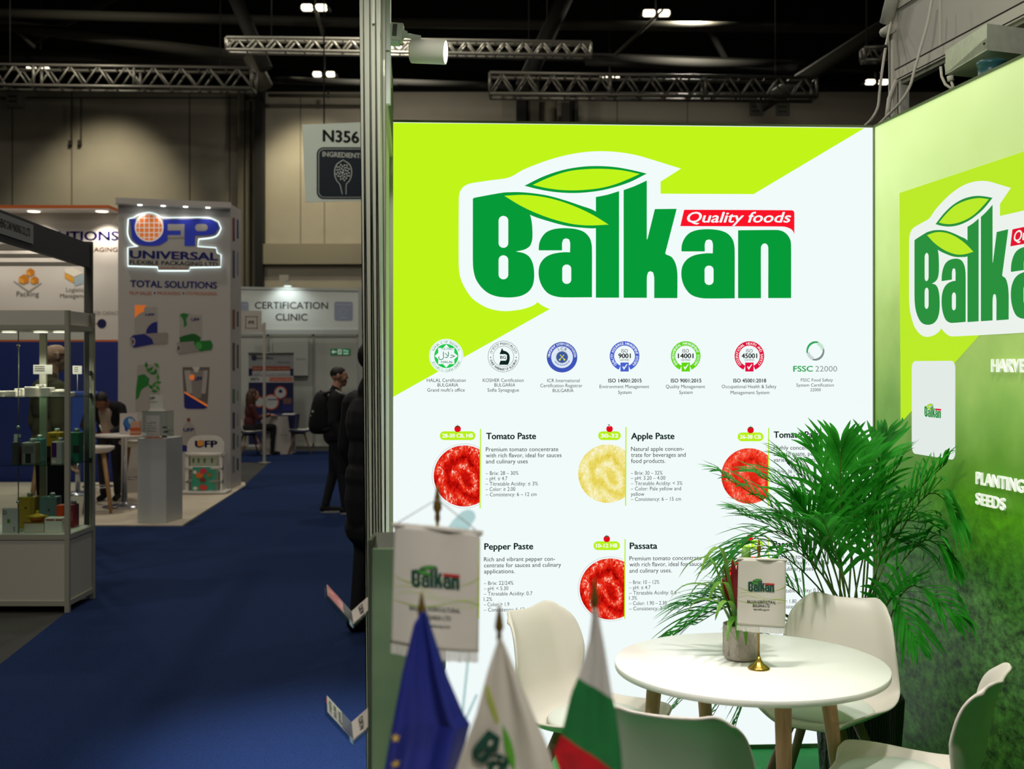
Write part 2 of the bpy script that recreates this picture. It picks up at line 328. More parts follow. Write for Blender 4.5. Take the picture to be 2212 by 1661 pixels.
mb.tube([W(1190, 210, WY-.8), W(1190, 300, WY-.8)], .17, D('7a7562', .7)); mb.tube([W(1236, 205, WY-.8), W(1236, 300, WY-.8)], .07, dark); mb.tube([W(1245, 205, WY-.8), W(1245, 300, WY-.8)], .05, pier); st(mb.build('trim_3'))
mb = MB(); mb.box((-24, -4, 13.2), (24, 36, 13.4), ramp_mat('dark_ribbed_roof', 'wave', [(.2, '0b0b0a'), (.8, '161614')], 6, 0, 0, rough=.9)); st(mb.build('ceiling'))
mb = MB(); mb.box((-24, WY+.5, 0), (24, WY+.7, 13.2), dark); st(mb.build('wall_back'))
mb = MB(); mb.box((-24, -4, 0), (-23.8, 33, 13.2), dark); st(mb.build('wall_left'))
mb = MB(); mb.box((23.8, -4, 0), (24, 33, 13.2), dark); st(mb.build('wall_right'))
beamm = D('4b493c', .7); beamd = D('2b2a24', .8)
for i, (x0, y0, x1, y1, Y, r, m) in enumerate([
        (-40, 28, 820, 50, 25, .11, beamm), (-40, 47, 560, 128, 26, .13, beamm), (-60, 118, 560, 132, 27, .15, beamd), (560, 100, 1950, 148, 28, .12, beamd),
        (840, 50, 1940, 62, 26, .11, beamm), (270, -20, 20, 112, 27, .12, beamd), (505, -10, 575, 150, 24, .14, beamd), (540, 120, 575, 190, 25, .16, beamm),
        (1222, -10, 1130, 190, 24, .17, beamd), (1990, 5, 1640, 230, 23, .14, beamm), (560, 172, 860, 182, 29, .09, beamd), (845, 178, 1100, 186, 29, .09, beamd),
        (1265, 130, 1720, 146, 27, .13, beamd), (1520, 40, 1580, 150, 28, .08, beamd), (680, 12, 698, 80, 24, .035, beamm), (1432, 22, 1330, 118, 25, .04, beamm), (0, 35, 75, 102, 26, .04, beamm), (285, 0, 370, 140, 28, .05, beamd)]):
    mb = MB(); mb.tube([W(x0, y0, Y), W(x1, y1, Y)], r, m, 8); st(mb.build('ceiling_beam'))
mb = MB(); mb.tube([W(580, 206, 31), W(846, 208, 31)], .05, beamm, 8); mb.tube([W(709, 195, 31), W(709, 212, 31)], .03, beamd, 6); st(mb.build('trim_4'))
def truss(x0, y0a, y0b, x1, y1a, y1b, Y, n, m, label, r=.035, posts=()):
    root = thing('lighting_truss', label, 'truss')
    A, B, C, Dd = W(x0, y0a, Y), W(x0, y0b, Y), W(x1, y1a, Y), W(x1, y1b, Y); dp = Vector((0, (A-B).length, 0)); mb = MB()
    for p, q in ((A, C), (B, Dd)):
        for d in (Vector(), dp): mb.tube([p+d, q+d], r, m, 8)
    mb.build('chord', root); mb = MB()
    for d in (Vector(), dp):
        for i in range(n):
            a, b, c = (A.lerp(C, t) for t in (i/n, (i+.5)/n, (i+1)/n)); lo = B.lerp(Dd, (i+.5)/n); lo0 = B.lerp(Dd, i/n); lo1 = B.lerp(Dd, (i+1)/n)
            mb.tube([lo0+d, b+d], r*.6, m, 6); mb.tube([b+d, lo1+d], r*.6, m, 6)
    mb.build('brace', root)
    for i in range(n+1):
        t = i/n
        for e0, e1 in ((A, C), (B, Dd)): mb = MB(); mb.tube([e0.lerp(e1, t), e0.lerp(e1, t)+dp], r*.5, m, 6); mb.build('spacer', root)
    for t in (0, 1)+tuple(posts):
        for d in (Vector(), dp): mb = MB(); mb.tube([A.lerp(C, t)+d, B.lerp(Dd, t)+d], r*.9, m, 6); mb.build('end_bar', root)
    for t in (.12, .88): mb = MB(); mb.tube([A.lerp(C, t)+dp*.5, Vector((A.lerp(C, t).x, A.y+dp.y*.5, 13.2))], .012, beamd, 6); mb.build('hanging_wire', root)
    return root
alu_d = D('6d6a60', .45, .5); alu_lit = D('b9b6a8', .4, .5)  # second tone lighter, with the lamplight on its truss put into the colour
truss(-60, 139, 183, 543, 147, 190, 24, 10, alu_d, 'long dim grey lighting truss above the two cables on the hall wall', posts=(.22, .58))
truss(489, 81, 107, 1277, 91, 120, 20, 19, alu_lit, 'bright aluminium truss lit by the lamps, highest of the hall trusses', .03)
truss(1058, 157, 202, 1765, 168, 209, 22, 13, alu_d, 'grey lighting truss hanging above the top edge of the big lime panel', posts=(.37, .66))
truss(1868, 103, 129, 1935, 100, 130, 19, 2, alu_d, 'short stub of truss seen beside the white cables and frame upright', .03)
def hall_lamp(ax, bx, py, Y, w, h, where):
    root = thing('ceiling_light', where, 'ceiling light', group='twin ceiling lights of the hall'); mb = MB()
    p, q = W(ax, py, Y), W(bx, py, Y); k = Y/F
    mb.box((p.x-w*k*.7, Y-.02, p.z-h*k*.2), (q.x+w*k*.7, Y+.3, p.z+h*k*.2), beamd); mb.build('housing', root)
    for c in (p, q):
        mb = MB(); mb.prism([c+Vector((x*k, -.03, -z*k)) for x, z in rrect(-w/2, -h/2, w/2, h/2, h*.35)], [c+Vector((x*k, .06, -z*k)) for x, z in rrect(-w/2, -h/2, w/2, h/2, h*.35)], E('fff4d8', 3)); mb.build('lamp_face', root)
    mb = MB(); mb.tube([(p+q)/2+Vector((0, .15, 0)), Vector(((p.x+q.x)/2, Y+.15, 13.2))], .015, beamd, 6); mb.build('suspension_rod', root)
    rebase(root, (p+q)/2)
hall_lamp(663, 694, 16, 24, 24, 13, 'twin ceiling light above the bright truss, beside the fluted post')
hall_lamp(685, 714, 160, 29, 18, 10, 'twin ceiling light under the bright truss, above the hanging number sign')
hall_lamp(68, 96, 145, 28.5, 20, 9, 'small twin ceiling light seen through the dim grey truss')
hall_lamp(1402, 1434, 28, 25, 26, 13, 'twin ceiling light high above the big lime panel')
hall_lamp(1305, 1331, 163, 29, 16, 9, 'twin ceiling light level with the truss over the lime panel')
hall_lamp(1880, 1909, 177, 29, 20, 10, 'twin ceiling light beside the hanging white cables')
for (x0, y0, x1, y1, lb) in ((28, 208, 56, 235, 'single pale notice high on the hall wall, away from the paired ones'), (1612, 228, 1640, 257, 'grey notice above the lime panel, the one farther from the white cables'), (1668, 230, 1696, 257, 'grey notice above the lime panel, the one closer to the white cables')):
    mb = MB(); mb.box((gx(x0, WY), WY-.44, gz(y1, WY)), (gx(x1, WY), WY-.41 if x0 > 500 else WY-.0, gz(y0, WY)), D('8d8a7e' if x0 < 500 else '6a675c')); o = mb.build('wall_notice'); tag(o, lb, 'notice', 'notices on the hall wall')
    mb = MB(); cx = (x0+x1)/2; cy = (y0+y1)/2
    for k in (-1, 1): mb.box((gx(cx-9, WY), WY-.445, gz(cy+k*5+2, WY)), (gx(cx+9, WY), WY-.44, gz(cy+k*5-2, WY)), D('45433b'))
    mb.build('printing', o)
for px in (155, 175):
    mb = MB(); mb.tube([W(px, 212, WY-.1), W(px, 306, WY-.1)], .02, seam, 6); o = mb.build('hanging_cable'); tag(o, 'thin cable with end plug on the hall wall, %s' % ('closer to the notice' if px == 155 else 'farther from the notice'), 'cable', 'cables hanging on the hall wall')
    mb = MB(); mb.box((gx(px-3, WY), WY-.16, gz(315, WY)), (gx(px+3, WY), WY-.04, gz(305, WY)), D('2b2822')); mb.build('plug', o)

# ================================================================= BACKLIT WALL PANEL (booth, facing)
L = Plane(846, 5.20, 1887, 5.32)
WHT, LIME, GRN, RED = E('f1fbfa'), E('c1f51a'), E('079a39'), E('fb1428'); INK = D('1d4340', .8, spec=.1); INK2 = D('33403f', .8, spec=.1)
lb = thing('backlit_wall_panel', 'tall backlit white and lime wall panel with company mark and product list', 'light box')
uR, zT = L.uv(1887, 274); uR2 = uR; zT = L.uv(846, 262)[1]
alu = D('7d8868', .4, .5); aluw = D('d6d8d0', .45, .2)
mb = MB()
for (u0, u1, z0, z1) in ((-.006, .004, .012, zT+.006), (uR-.004, uR+.003, .012, zT+.006), (.004, uR-.004, zT-.004, zT+.006), (.004, uR-.004, .012, .03)):
    mb.prism([L.at(u0, z0, -.1), L.at(u1, z0, -.1), L.at(u1, z0, .006), L.at(u0, z0, .006)], [L.at(u0, z1, -.1), L.at(u1, z1, -.1), L.at(u1, z1, .006), L.at(u0, z1, .006)], alu)
mb.prism([L.at(0, .03, -.1), L.at(uR, .03, -.1), L.at(uR, .03, -.09), L.at(0, .03, -.09)], [L.at(0, zT, -.1), L.at(uR, zT, -.1), L.at(uR, zT, -.09), L.at(0, zT, -.09)], alu)
mb.build('frame', lb)
mb = MB(); mb.poly([L.at(.004, .03, 0), L.at(uR-.004, .03, 0), L.at(uR-.004, zT-.004, 0), L.at(.004, zT-.004, 0)], WHT)
L.pp(mb, [(848, 265), (1867, 277), (1625, 421), (1187, 668), (848, 858)], LIME, .001)
mb.build('fabric_print', lb)
LS = 3.4563
def lfn(x, y, off): return L.P(840+x/LS, 240+y/LS, off)
mb = MB(); logo(mb, lfn, (WHT, GRN, LIME, RED), o=.002); mb.build('company_mark', lb)
# certification marks
def mark(fn):
    mb = MB(); fn(mb); return mb
def circ_ring(mb, cx, cy, r0, r1, m, off): L.pp(mb, circ(cx, cy, r1, n=48), m, off); L.pp(mb, circ(cx, cy, r0, n=48), WHT, off+.0003)
mb = MB(); c = (964, 769); L.pp(mb, circ(*c, 37), WHT, .002); circ_ring(mb, *c, 34.3, 34.8, E('79b98e'), .0023); L.pp(mb, circ(*c, 26), E('22c94f'), .003)
L.pp(mb, [(c[0]+r*math.sin(math.radians(22.5*k)), c[1]-r*math.cos(math.radians(22.5*k))) for k in range(16) for r in ((25,) if k % 2 == 0 else (18.5,))], WHT, .0034)
arc_text(mb, L, 'REPUBLIC OF BULGARIA', *c, 28, 158, 22, 4.6, E('2a8a52'), .0036, 0); arc_text(mb, L, "GRAND MUFTI'S OFFICE", *c, 28.5, -22, -158, 4.6, E('2a8a52'), .0036, 0)
tx(mb, L, 'ХЕЛЯЛ', 953, 979, 756, 4.5, E('0f7a45'), .0038); tx(mb, L, 'HALAL', 953, 979, 784, 4.5, E('0f7a45'), .0038, .02)
tx(mb, L, '\uFEDD\uFEFC\uFEA3', 947, 983, 773, 13, E('0f7a45'), .0038); mb.build('certification_mark', lb)
mb = MB(); c = (1087.5, 770); L.pp(mb, circ(*c, 33.7), INK, .002); L.pp(mb, circ(*c, 33), WHT, .0023); L.pp(mb, circ(*c, 22.7), INK, .0026); L.pp(mb, circ(*c, 22), WHT, .0029)
arc_text(mb, L, 'הרבנות הראשית לבולגריה'[::-1], *c, 25, 165, 15, 6, INK, .003, 0); arc_text(mb, L, 'CHIEF RABBANUT OF BULGARIA', *c, 25.5, 195, 345, 5, INK, .003, .01, True)
L.pp(mb, smooth([(1084.5, 751.5), (1087, 757), (1094, 759.5), (1099, 764), (1101, 772), (1100, 781), (1097, 788), (1078, 788), (1081, 779), (1093, 779), (1095, 770), (1092, 765), (1079, 765)]), INK, .0032); L.pp(mb, rrect(1079, 766, 1095, 777, 2), WHT, .0034)
tx(mb, L, 'BG', 1080.5, 1093, 775, 6.5, INK, .0036, .02); L.pp(mb, circ(1060, 772, 1.3, n=8), INK, .003); L.pp(mb, circ(1115, 772, 1.3, n=8), INK, .003); mb.build('certification_mark', lb)
BLU = E('3f56b8'); mb = MB(); c = (1214, 771.5); L.pp(mb, circ(*c, 33), BLU, .002); L.pp(mb, circ(*c, 23.5), E('dce8f6'), .0023); L.pp(mb, circ(*c, 13), E('6c7c8c'), .0026); L.pp(mb, circ(*c, 11.5), E('3d5a9e'), .0029)
arc_text(mb, L, 'MANAGEMENT SYSTEM CERTIFICATION', *c, 26, 178, 2, 4.8, E('e8f0fb'), .003); arc_text(mb, L, 'ICR', *c, 15.2, 128, 52, 6.5, INK, .003, 0); arc_text(mb, L, 'INTERNATIONAL CERTIFICATION REGISTRAR', *c, 16, 205, 335, 2.6, BLU, .003, 0, True)
for s in (-1, 1):
    L.pp(mb, [(c[0]-s*5, c[1]-5), (c[0]-s*4, c[1]-6), (c[0]+s*6, c[1]+5), (c[0]+s*5, c[1]+6)], E('e6e04a'), .0032+s*.0001); L.pp(mb, circ(c[0]+s*5, c[1]+5.5, 2), E('e6e04a'), .0034)
mb.build('certification_mark', lb)
def iso(cx, col, num, words):
    C = E(col); mb = MB(); cy = 769
    ring = circ(cx, cy, 32, n=52, a0=113, a1=427)+circ(cx, cy, 22.5, n=52, a0=427, a1=113); L.pp(mb, ring, C, .002)
    arc_text(mb, L, words, cx, cy, 24.5, 225, -45, 5.2, E('f4fbf6'), .0025)
    L.pp(mb, [(cx-9, cy+14), (cx+9, cy+14), (cx+9, cy+33.5), (cx-9, cy+33.5)], C, .0025); L.pp(mb, [(cx-5, cy+23), (cx-3, cy+22), (cx-1.5, cy+25), (cx+5, cy+17), (cx+6, cy+18.5), (cx-1.5, cy+30)], E('f4fbf6'), .003)
    tx(mb, L, 'ISO', cx-7, cx+7, cy-7.5, 7.5, INK2, .0025); w = 13.5 if len(num) == 4 else 17; tx(mb, L, num, cx-w, cx+w, cy+4.5, 10, INK2, .0025, .03); tx(mb, L, 'CERTIFIED', cx-10.5, cx+10.5, cy+10.5, 3.6, INK2, .0025); mb.build('certification_mark', lb)
iso(1349, '4a62cf', '9001', 'QUALITY ASSURANCE MANAGEMENT SYSTEM'); iso(1481, '63d60e', '14001', 'ENVIRONMENTAL MANAGEMENT SYSTEM'); iso(1618.5, 'e3103f', '45001', 'OCCUPATIONAL HEATH AND SAFETY')
mb = MB(); cx, cy = 1761, 758
def cres(a0, a1, r0, m, off, dx=0, dy=0):
    L.pp(mb, circ(cx, cy, 19.5, 21, 24, a0, a1)+circ(cx+dx, cy+dy, r0, r0+1, 24, a1, a0), m, off)
cres(160, 300, 18.2, E('35a85a'), .002, 2.2, 2.2); cres(-20, 130, 18.2, E('7f8d8a'), .002, -2.2, -2.2); cres(290, 345, 16.5, E('c3e6cf'), .0022, -3, 3); cres(110, 165, 16.5, E('ccd8d6'), .0022, 3, -3)
tx(mb, L, 'FSSC', 1713, 1756, 802.5, 12, E('35a85a'), .002, .03); tx(mb, L, '22000', 1761, 1808, 802.5, 12, E('8b9593'), .002); mb.build('certification_mark', lb)
# captions (text, x0, x1, baseline, cap height, bold)
caps = [[('HALAL Certification', 922, 1006, 825, 7.5, 0), ('BULGARIA', 945, 990, 835, 7.2, 0), ("Grand mufti's office", 923, 1004, 846, 7.5, 0)],
        [('KOSHER Certification', 1043, 1131, 825, 7.5, 0), ('BULGARIA', 1068, 1113, 835, 7.2, 0), ('Sofia Synagogue', 1053, 1121, 846, 7.5, 0)],
        [('ICR International', 1182, 1252, 825.5, 7.5, 0), ('Certification Registrar', 1167, 1258, 836.5, 7.5, 0), ('BULGARIA', 1194, 1239, 847, 7.2, 0)],
        [('ISO 14001:2015', 1314, 1386, 826, 8, .025), ('Environment Management', 1295, 1402, 838.5, 7.5, 0), ('System', 1335, 1364, 851, 7.5, 0)],
        [('ISO 9001:2015', 1449, 1515, 826, 8, .025), ('Quality Management', 1438, 1523, 838.5, 7.5, 0), ('System', 1467, 1496, 851, 7.5, 0)],
        [('ISO 45001:2018', 1584, 1655, 826, 8, .025), ('Occupational Health & Safety', 1559, 1677, 838.5, 7.5, 0), ('Management System', 1578, 1662, 851.5, 7.5, 0)],
        [('FSSC Food Safety', 1730, 1799, 824, 6.8, 0), ('System Certification', 1720, 1801, 835, 6.8, 0), ('22000', 1750, 1773, 845, 6.5, 0)]]
for cc in caps:
    mb = MB()
    for t, x0, x1, b, h, bd in cc: tx(mb, L, t, x0, x1, b, h, INK2, .0015, bd)
    mb.build('caption', lb)
# product entries
def paste_mat(name, stops):
    m = bpy.data.materials.new(name); m.use_nodes = True; nt = m.node_tree; nt.nodes.clear(); N = nt.nodes.new; K = nt.links.new
    tc = N('ShaderNodeTexCoord'); ns = N('ShaderNodeTexNoise'); ns.inputs['Scale'].default_value = 11; ns.inputs['Detail'].default_value = 9; ns.inputs['Distortion'].default_value = 1.6
    ns.inputs['Roughness'].default_value = .62
    wv = N('ShaderNodeTexWave'); wv.wave_type = 'RINGS'; wv.rings_direction = 'Y'; wv.inputs['Scale'].default_value = .9; wv.inputs['Distortion'].default_value = 7; wv.inputs['Detail'].default_value = 4; wv.inputs['Detail Scale'].default_value = 2.2
    mp = N('ShaderNodeMapping'); mp.inputs['Location'].default_value = (-.72, -.5, -.47); K(tc.outputs['Generated'], mp.inputs[0]); K(mp.outputs[0], wv.inputs['Vector']); K(tc.outputs['Generated'], ns.inputs['Vector'])
    mx = N('ShaderNodeMix'); mx.inputs[0].default_value = .78; K(wv.outputs['Fac'], mx.inputs[2]); K(ns.outputs['Fac'], mx.inputs[3])
    r = N('ShaderNodeValToRGB'); els = r.color_ramp.elements
    while len(els) < len(stops): els.new(.5)
    for e, (p, c) in zip(els, stops): e.position = p; e.color = lin(c)
    K(mx.outputs[0], r.inputs[0]); e = N('ShaderNodeEmission'); K(r.outputs[0], e.inputs[0]); o = N('ShaderNodeOutputMaterial'); K(e.outputs[0], o.inputs[0]); return m
REDP = paste_mat('red_paste_print', [(.24, '640202'), (.36, 'a80a06'), (.47, 'd3150c'), (.57, 'e82c16'), (.64, 'f2694a'), (.72, 'fff0ea')])
REDT = paste_mat('light_red_paste_print', [(.24, '8a0a06'), (.37, 'd62012'), (.52, 'f0341e'), (.64, 'f7664a'), (.74, 'ffc4b4')])
YELP = paste_mat('yellow_paste_print', [(.2, 'd2b92e'), (.36, 'e6d254'), (.5, 'efe07c'), (.62, 'f6eeb0'), (.74, 'fdfae6')])
PILL = E('b9f01c'); TOM = E('e0101c'); LEAFD = D('1d6a3a', .8)
def product(xl, yl0, yl1, pill, pillx, pilly, cx, cy, rx, ry, pm, title, tx0, tx1, tb, desc, dx, rows, fruit='tomato', rim=True):
    mb = MB(); L.pp(mb, [(xl-1.2, yl0), (xl+1.2, yl0), (xl+.2, yl1), (xl-2.2, yl1)], PILL, .004)
    tx(mb, L, title, tx0, tx1, tb, 13.5, INK, .0015, .03)
    for t, x1, b in desc: tx(mb, L, t, dx, x1, b, 9.2, INK2, .0015, .003)
    for t, x1, b in rows: tx(mb, L, t, dx-.5, x1, b, 8.2, INK2, .0015)
    pe = mb.build('product_entry', lb)
    a = math.degrees(math.acos(max(-1, min(1, (xl-1-cx)/rx)))); mb = MB(); x1 = xl-1.5
    if rim: L.pp(mb, [p for p in circ(cx, cy, rx+4, ry+4, 64) if p[0] < x1], E('c9cdd0'), .0012); L.pp(mb, [p for p in circ(cx, cy, rx+3, ry+3, 64) if p[0] < x1], WHT, .0016)
    if rim: mb.build('bowl_rim', pe); mb = MB()
    L.pp(mb, circ(cx, cy, rx, ry, 60, a, 360-a), pm, .002); mb.build('paste_picture', pe)
    mb = MB(); p0, p1 = pillx; L.pp(mb, rrect(p0, pilly-9.5, p1, pilly+9.5, 9.3), PILL, .002); tx(mb, L, pill, p0+5, p1-5, pilly+4, 8.2, E('f6fde8'), .0025, .04)
    fx = (p0+p1)/2; L.pp(mb, smooth([(fx-7, pilly-17), (fx-4, pilly-21), (fx, pilly-20), (fx+4, pilly-21), (fx+7, pilly-17), (fx+6.5, pilly-11), (fx+3, pilly-8), (fx-3, pilly-8), (fx-6.5, pilly-11)]), TOM, .003)
    L.pp(mb, [(fx-4, pilly-22), (fx-1, pilly-21), (fx, pilly-25), (fx+1, pilly-21), (fx+4, pilly-22), (fx+2, pilly-18), (fx, pilly-19), (fx-2, pilly-18)] if fruit == 'tomato' else [(fx-1, pilly-21), (fx-4, pilly-25), (fx, pilly-24), (fx+1, pilly-21)], LEAFD, .0035)
    mb.build('grade_badge', pe)
product(1038, 926, 1098, '28-30 CB, HB', (950, 1027), 941, 1003, 1028, 66, 66, REDP, 'Tomato Paste', 1050, 1158, 948.5, [('Premium tomato concentrate', 1206, 975), ('with rich flavor, ideal for sauces', 1213, 988), ('and culinary uses', 1140, 1001)], 1049.5,
        [('– Brix: 28 – 30%', 1120, 1026), ('– pH: ≤ 4.7', 1096, 1037.5), ('– Titratable Acidity: ≤ 3%', 1162, 1049), ('– Color: ≥ 2.00', 1113, 1060.5), ('– Consistency: 6 – 12 cm', 1159, 1072)])
product(1352, 922, 1092, '30-32', (1292, 1341), 941, 1312, 1023, 63, 63, YELP, 'Apple Paste', 1363, 1457, 948.5, [('Natural apple concen-', 1477, 974), ('trate for beverages and', 1481, 987), ('food products.', 1437, 1000)], 1363,
        [('– Brix: 30 – 32%', 1431, 1025.5), ('– pH: 3.20 – 4.00', 1437, 1036.5), ('– Titratable Acidity: < 3%', 1474, 1048), ('– Color: Pale yellow and', 1471, 1059.5), ('yellow', 1392, 1071), ('– Consistency: 6 – 15 cm', 1471, 1082)], 'apple', False)
product(1660, 924, 1094, '36-38 CB', (1593, 1649), 943.5, 1618, 1028, 60, 60, REDT, 'Tomato Paste', 1671, 1777, 945.5, [('Highly concentrated', 1775, 971.5), ('tomato paste, perfect for a', 1807, 984.5), ('variety of food products.', 1793, 997.5)], 1671,
        [('– Brix: 36 – 38%', 1739, 1022.5), ('– pH: ≤ 4.7', 1717, 1034), ('– Titratable Acidity: ≤ 3%', 1783, 1045.5), ('– Color: ≥ 2.10', 1735, 1057), ('– Consistency: 4 – 12 cm', 1779, 1068.5)], rim=False)
product(1035, 1164, 1336, '22-24 CB', (950, 1020), 1178, 1000, 1272, 66, 66, REDP, 'Pepper Paste', 1046, 1152, 1187, [('Rich and vibrant pepper con-', 1199, 1212.5), ('centrate for sauces and culinary', 1212, 1225.5), ('applications.', 1112, 1238.5)], 1045.5,
        [('– Brix: 22/24%', 1109, 1263.5), ('– pH: < 5.30', 1098, 1275), ('– Titratable Acidity: 0.7', 1150, 1286.5), ('1.2%', 1063, 1298), ('– Color: > 1.9', 1100, 1309.5), ('– Consistency: 6-12 cm', 1149, 1321)])
product(1350, 1164, 1336, '10-12 HB', (1282, 1339), 1178.5, 1318, 1272, 66, 66, REDP, 'Passata', 1360, 1420, 1185.5, [('Premium tomato concentrate', 1515, 1210.5), ('with rich flavor, ideal for sauces', 1521, 1223.5), ('and culinary uses.', 1451, 1237)], 1359.5,
        [('– Brix: 10 – 12%', 1424, 1261.5), ('– pH: ≤ 4.7', 1405, 1273), ('– Titratable Acidity: 0.6 –', 1470, 1284.5), ('1.3%', 1376, 1295.5), ('– Color: 1.90 – 2.30', 1440, 1307), ('– Consistency: 3 – 12 cm', 1467, 1318.5)])
product(1659, 1160, 1330, '12-14 HB', (1590, 1648), 1176, 1626, 1268, 66, 66, REDP, 'Passata', 1669, 1728, 1182, [('Premium tomato concentrate', 1823, 1207), ('with rich flavor, ideal for sauces', 1828, 1220), ('and culinary uses.', 1759, 1233)], 1668,
        [('– Brix: 12 – 14%', 1731, 1257), ('– pH: ≤ 4.7', 1712, 1268.5), ('– Titratable Acidity: 0.5 –', 1778, 1280), ('1.3%', 1684, 1291), ('– Color: 1.80 – 2.30', 1747, 1303), ('– Consistency: 3 – 12 cm', 1774, 1314.5)])
# ================================================================= RIGHT-HAND GRAPHIC WALL
R = Plane(1889, 5.315, 2212, 4.10); rw = thing('field_graphic_wall', 'green field photo wall with raised white lettering, joined to the white panel corner', 'wall panel')
def field_mat():
    m = bpy.data.materials.new('field_print'); m.use_nodes = True; nt = m.node_tree; b = nt.nodes['Principled BSDF']; N = nt.nodes.new; K = nt.links.new
    tc = N('ShaderNodeTexCoord'); sp = N('ShaderNodeSeparateXYZ'); K(tc.outputs['Object'], sp.inputs[0])
    n1 = N('ShaderNodeTexNoise'); n1.inputs['Scale'].default_value = 5; n1.inputs['Detail'].default_value = 8; K(tc.outputs['Object'], n1.inputs['Vector'])
    ma = N('ShaderNodeMath'); ma.operation = 'MULTIPLY_ADD'; ma.inputs[1].default_value = .34; K(n1.outputs['Fac'], ma.inputs[0]); K(sp.outputs['Z'], ma.inputs[2])
    dv = N('ShaderNodeMath'); dv.operation = 'MULTIPLY_ADD'; dv.inputs[1].default_value = 1/2.9; dv.inputs[2].default_value = -.17/2.9; K(ma.outputs[0], dv.inputs[0])
    r = N('ShaderNodeValToRGB'); els = r.color_ramp.elements
    st_ = [(0, '1e3a14'), (.17, '274d18'), (.26, '3a6030'), (.33, '2a5a18'), (.40, '3f7a0c'), (.435, '44791a'), (.47, '4f7a26'), (.54, '6f9640'), (.65, '9ab65f'), (.78, 'c3dc88'), (.96, 'd8eca8')]
    while len(els) < len(st_): els.new(.5)
    for e, (p, c) in zip(els, st_): e.position = p; e.color = lin(c)
    K(dv.outputs[0], r.inputs[0])
    mp = N('ShaderNodeMapping'); mp.inputs['Scale'].default_value = (1, 1, 1.6); K(tc.outputs['Object'], mp.inputs[0])
    n2 = N('ShaderNodeTexNoise'); n2.inputs['Scale'].default_value = 17; n2.inputs['Detail'].default_value = 12; n2.inputs['Roughness'].default_value = .72; K(mp.outputs[0], n2.inputs['Vector'])
    r2 = N('ShaderNodeValToRGB'); r2.color_ramp.elements[0].position = .37; r2.color_ramp.elements[0].color = (.13, .15, .12, 1); r2.color_ramp.elements[1].position = .66; r2.color_ramp.elements[1].color = (1.5, 1.45, 1.25, 1); K(n2.outputs['Fac'], r2.inputs[0])
    mz = N('ShaderNodeMapRange'); mz.inputs[1].default_value = 1.32; mz.inputs[2].default_value = .85; K(sp.outputs['Z'], mz.inputs[0])
    mx = N('ShaderNodeMix'); mx.data_type = 'RGBA'; mx.blend_type = 'MULTIPLY'; K(mz.outputs[0], mx.inputs[0]); K(r.outputs[0], mx.inputs[6]); K(r2.outputs[0], mx.inputs[7])
    K(mx.outputs[2], b.inputs['Base Color']); K(mx.outputs[2], b.inputs['Emission Color']); b.inputs['Emission Strength'].default_value = .62; b.inputs['Roughness'].default_value = .5; b.inputs['Specular IOR Level'].default_value = .15; return m
uE = 2.75; zR = R.uv(1889, 274)[1]; mb = MB(); mb.poly([R.at(.004, .03, 0), R.at(uE, .03, 0), R.at(uE, zR-.004, 0), R.at(.004, zR-.004, 0)], field_mat()); mb.build('fabric_print', rw)
mb = MB(); dg = D('7f8f6a', .4, .5)
for (u0, u1, z0, z1) in ((-.001, .006, .012, zR+.006), (uE, uE+.02, .012, zR+.006), (.006, uE, zR-.004, zR+.006), (.006, uE, .012, .03)):
    mb.prism([R.at(u0, z0, -.1), R.at(u1, z0, -.1), R.at(u1, z0, .006), R.at(u0, z0, .006)], [R.at(u0, z1, -.1), R.at(u1, z1, -.1), R.at(u1, z1, .006), R.at(u0, z1, .006)], dg)
mb.prism([R.at(0, .03, -.1), R.at(uE, .03, -.1), R.at(uE, .03, -.09), R.at(0, .03, -.09)], [R.at(0, zR, -.1), R.at(uE, zR, -.1), R.at(uE, zR, -.09), R.at(0, zR, -.09)], dg); mb.build('frame', rw)
mb = MB(); R.pp(mb, [(1943.5, 417), (2300, 298), (2300, 545), (2118, 722), (1946, 914)], E('c0f02c', .95), .001); mb.build('lime_field', rw)
ua, _ = R.uv(1976.7, 600); ub, _ = R.uv(2180.5, 600); za = R.uv(1976.7, 519.8)[1]; zb = R.uv(2004, 701.6)[1]
def rfn(x, y, off): return R.at(ua+(x-627)/(2153-627)*(ub-ua), za+(y-655)/(1391-655)*(zb-za), off)
mb = MB(); logo(mb, rfn, (E('f1f8f2', .95), E('2c9440', .95), E('c0f02c', .95), E('ea1630', .95)), o=.002); mb.build('company_mark', rw)
mb = MB(); pc = [R.uv(1971, 781), R.uv(2065, 996)]; z_hi = R.uv(1971, 780)[1]; z_lo = R.uv(1971, 979)[1]
mb.poly([R.at(u, z, .003) for u, z in rrect(pc[0][0], z_lo, pc[1][0], z_hi, .03)], E('eef6f2', .9))
ca, cb = R.uv(1999, 868)[0], R.uv(2035, 868)[0]; cz, cw = R.uv(1999, 871)[1], R.uv(1999, 900)[1]
def qfn(x, y, off): return R.at(ca+(x-627)/(3030-627)*(cb-ca), cz+(y-411)/(1396-411)*(cw-cz), off)
logo(mb, qfn, (E('eef6f2', .9), E('2c9440', .9), E('c0f02c', .9), E('ea1630', .9)), False, False, .0004, .0036); mb.build('contact_card', rw)
mb = MB(); WL = D('f2f5ee', .5, 0, .22)  # faint glow put into the letters to brighten them, they are no lamps
tx(mb, R, 'HARVEST', 2148, 2210, 803, 27, WL, .014, .03, 0, .007, 'HARV'); tx(mb, R, 'PLANTING', 2114.5, 2202, 1044.5, 25.5, WL, .014, .03, 0, .007, 'PLANTIN'); tx(mb, R, 'SEEDS', 2114, 2178, 1088, 24, WL, .014, .03, 0, .007); mb.build('raised_lettering', rw)
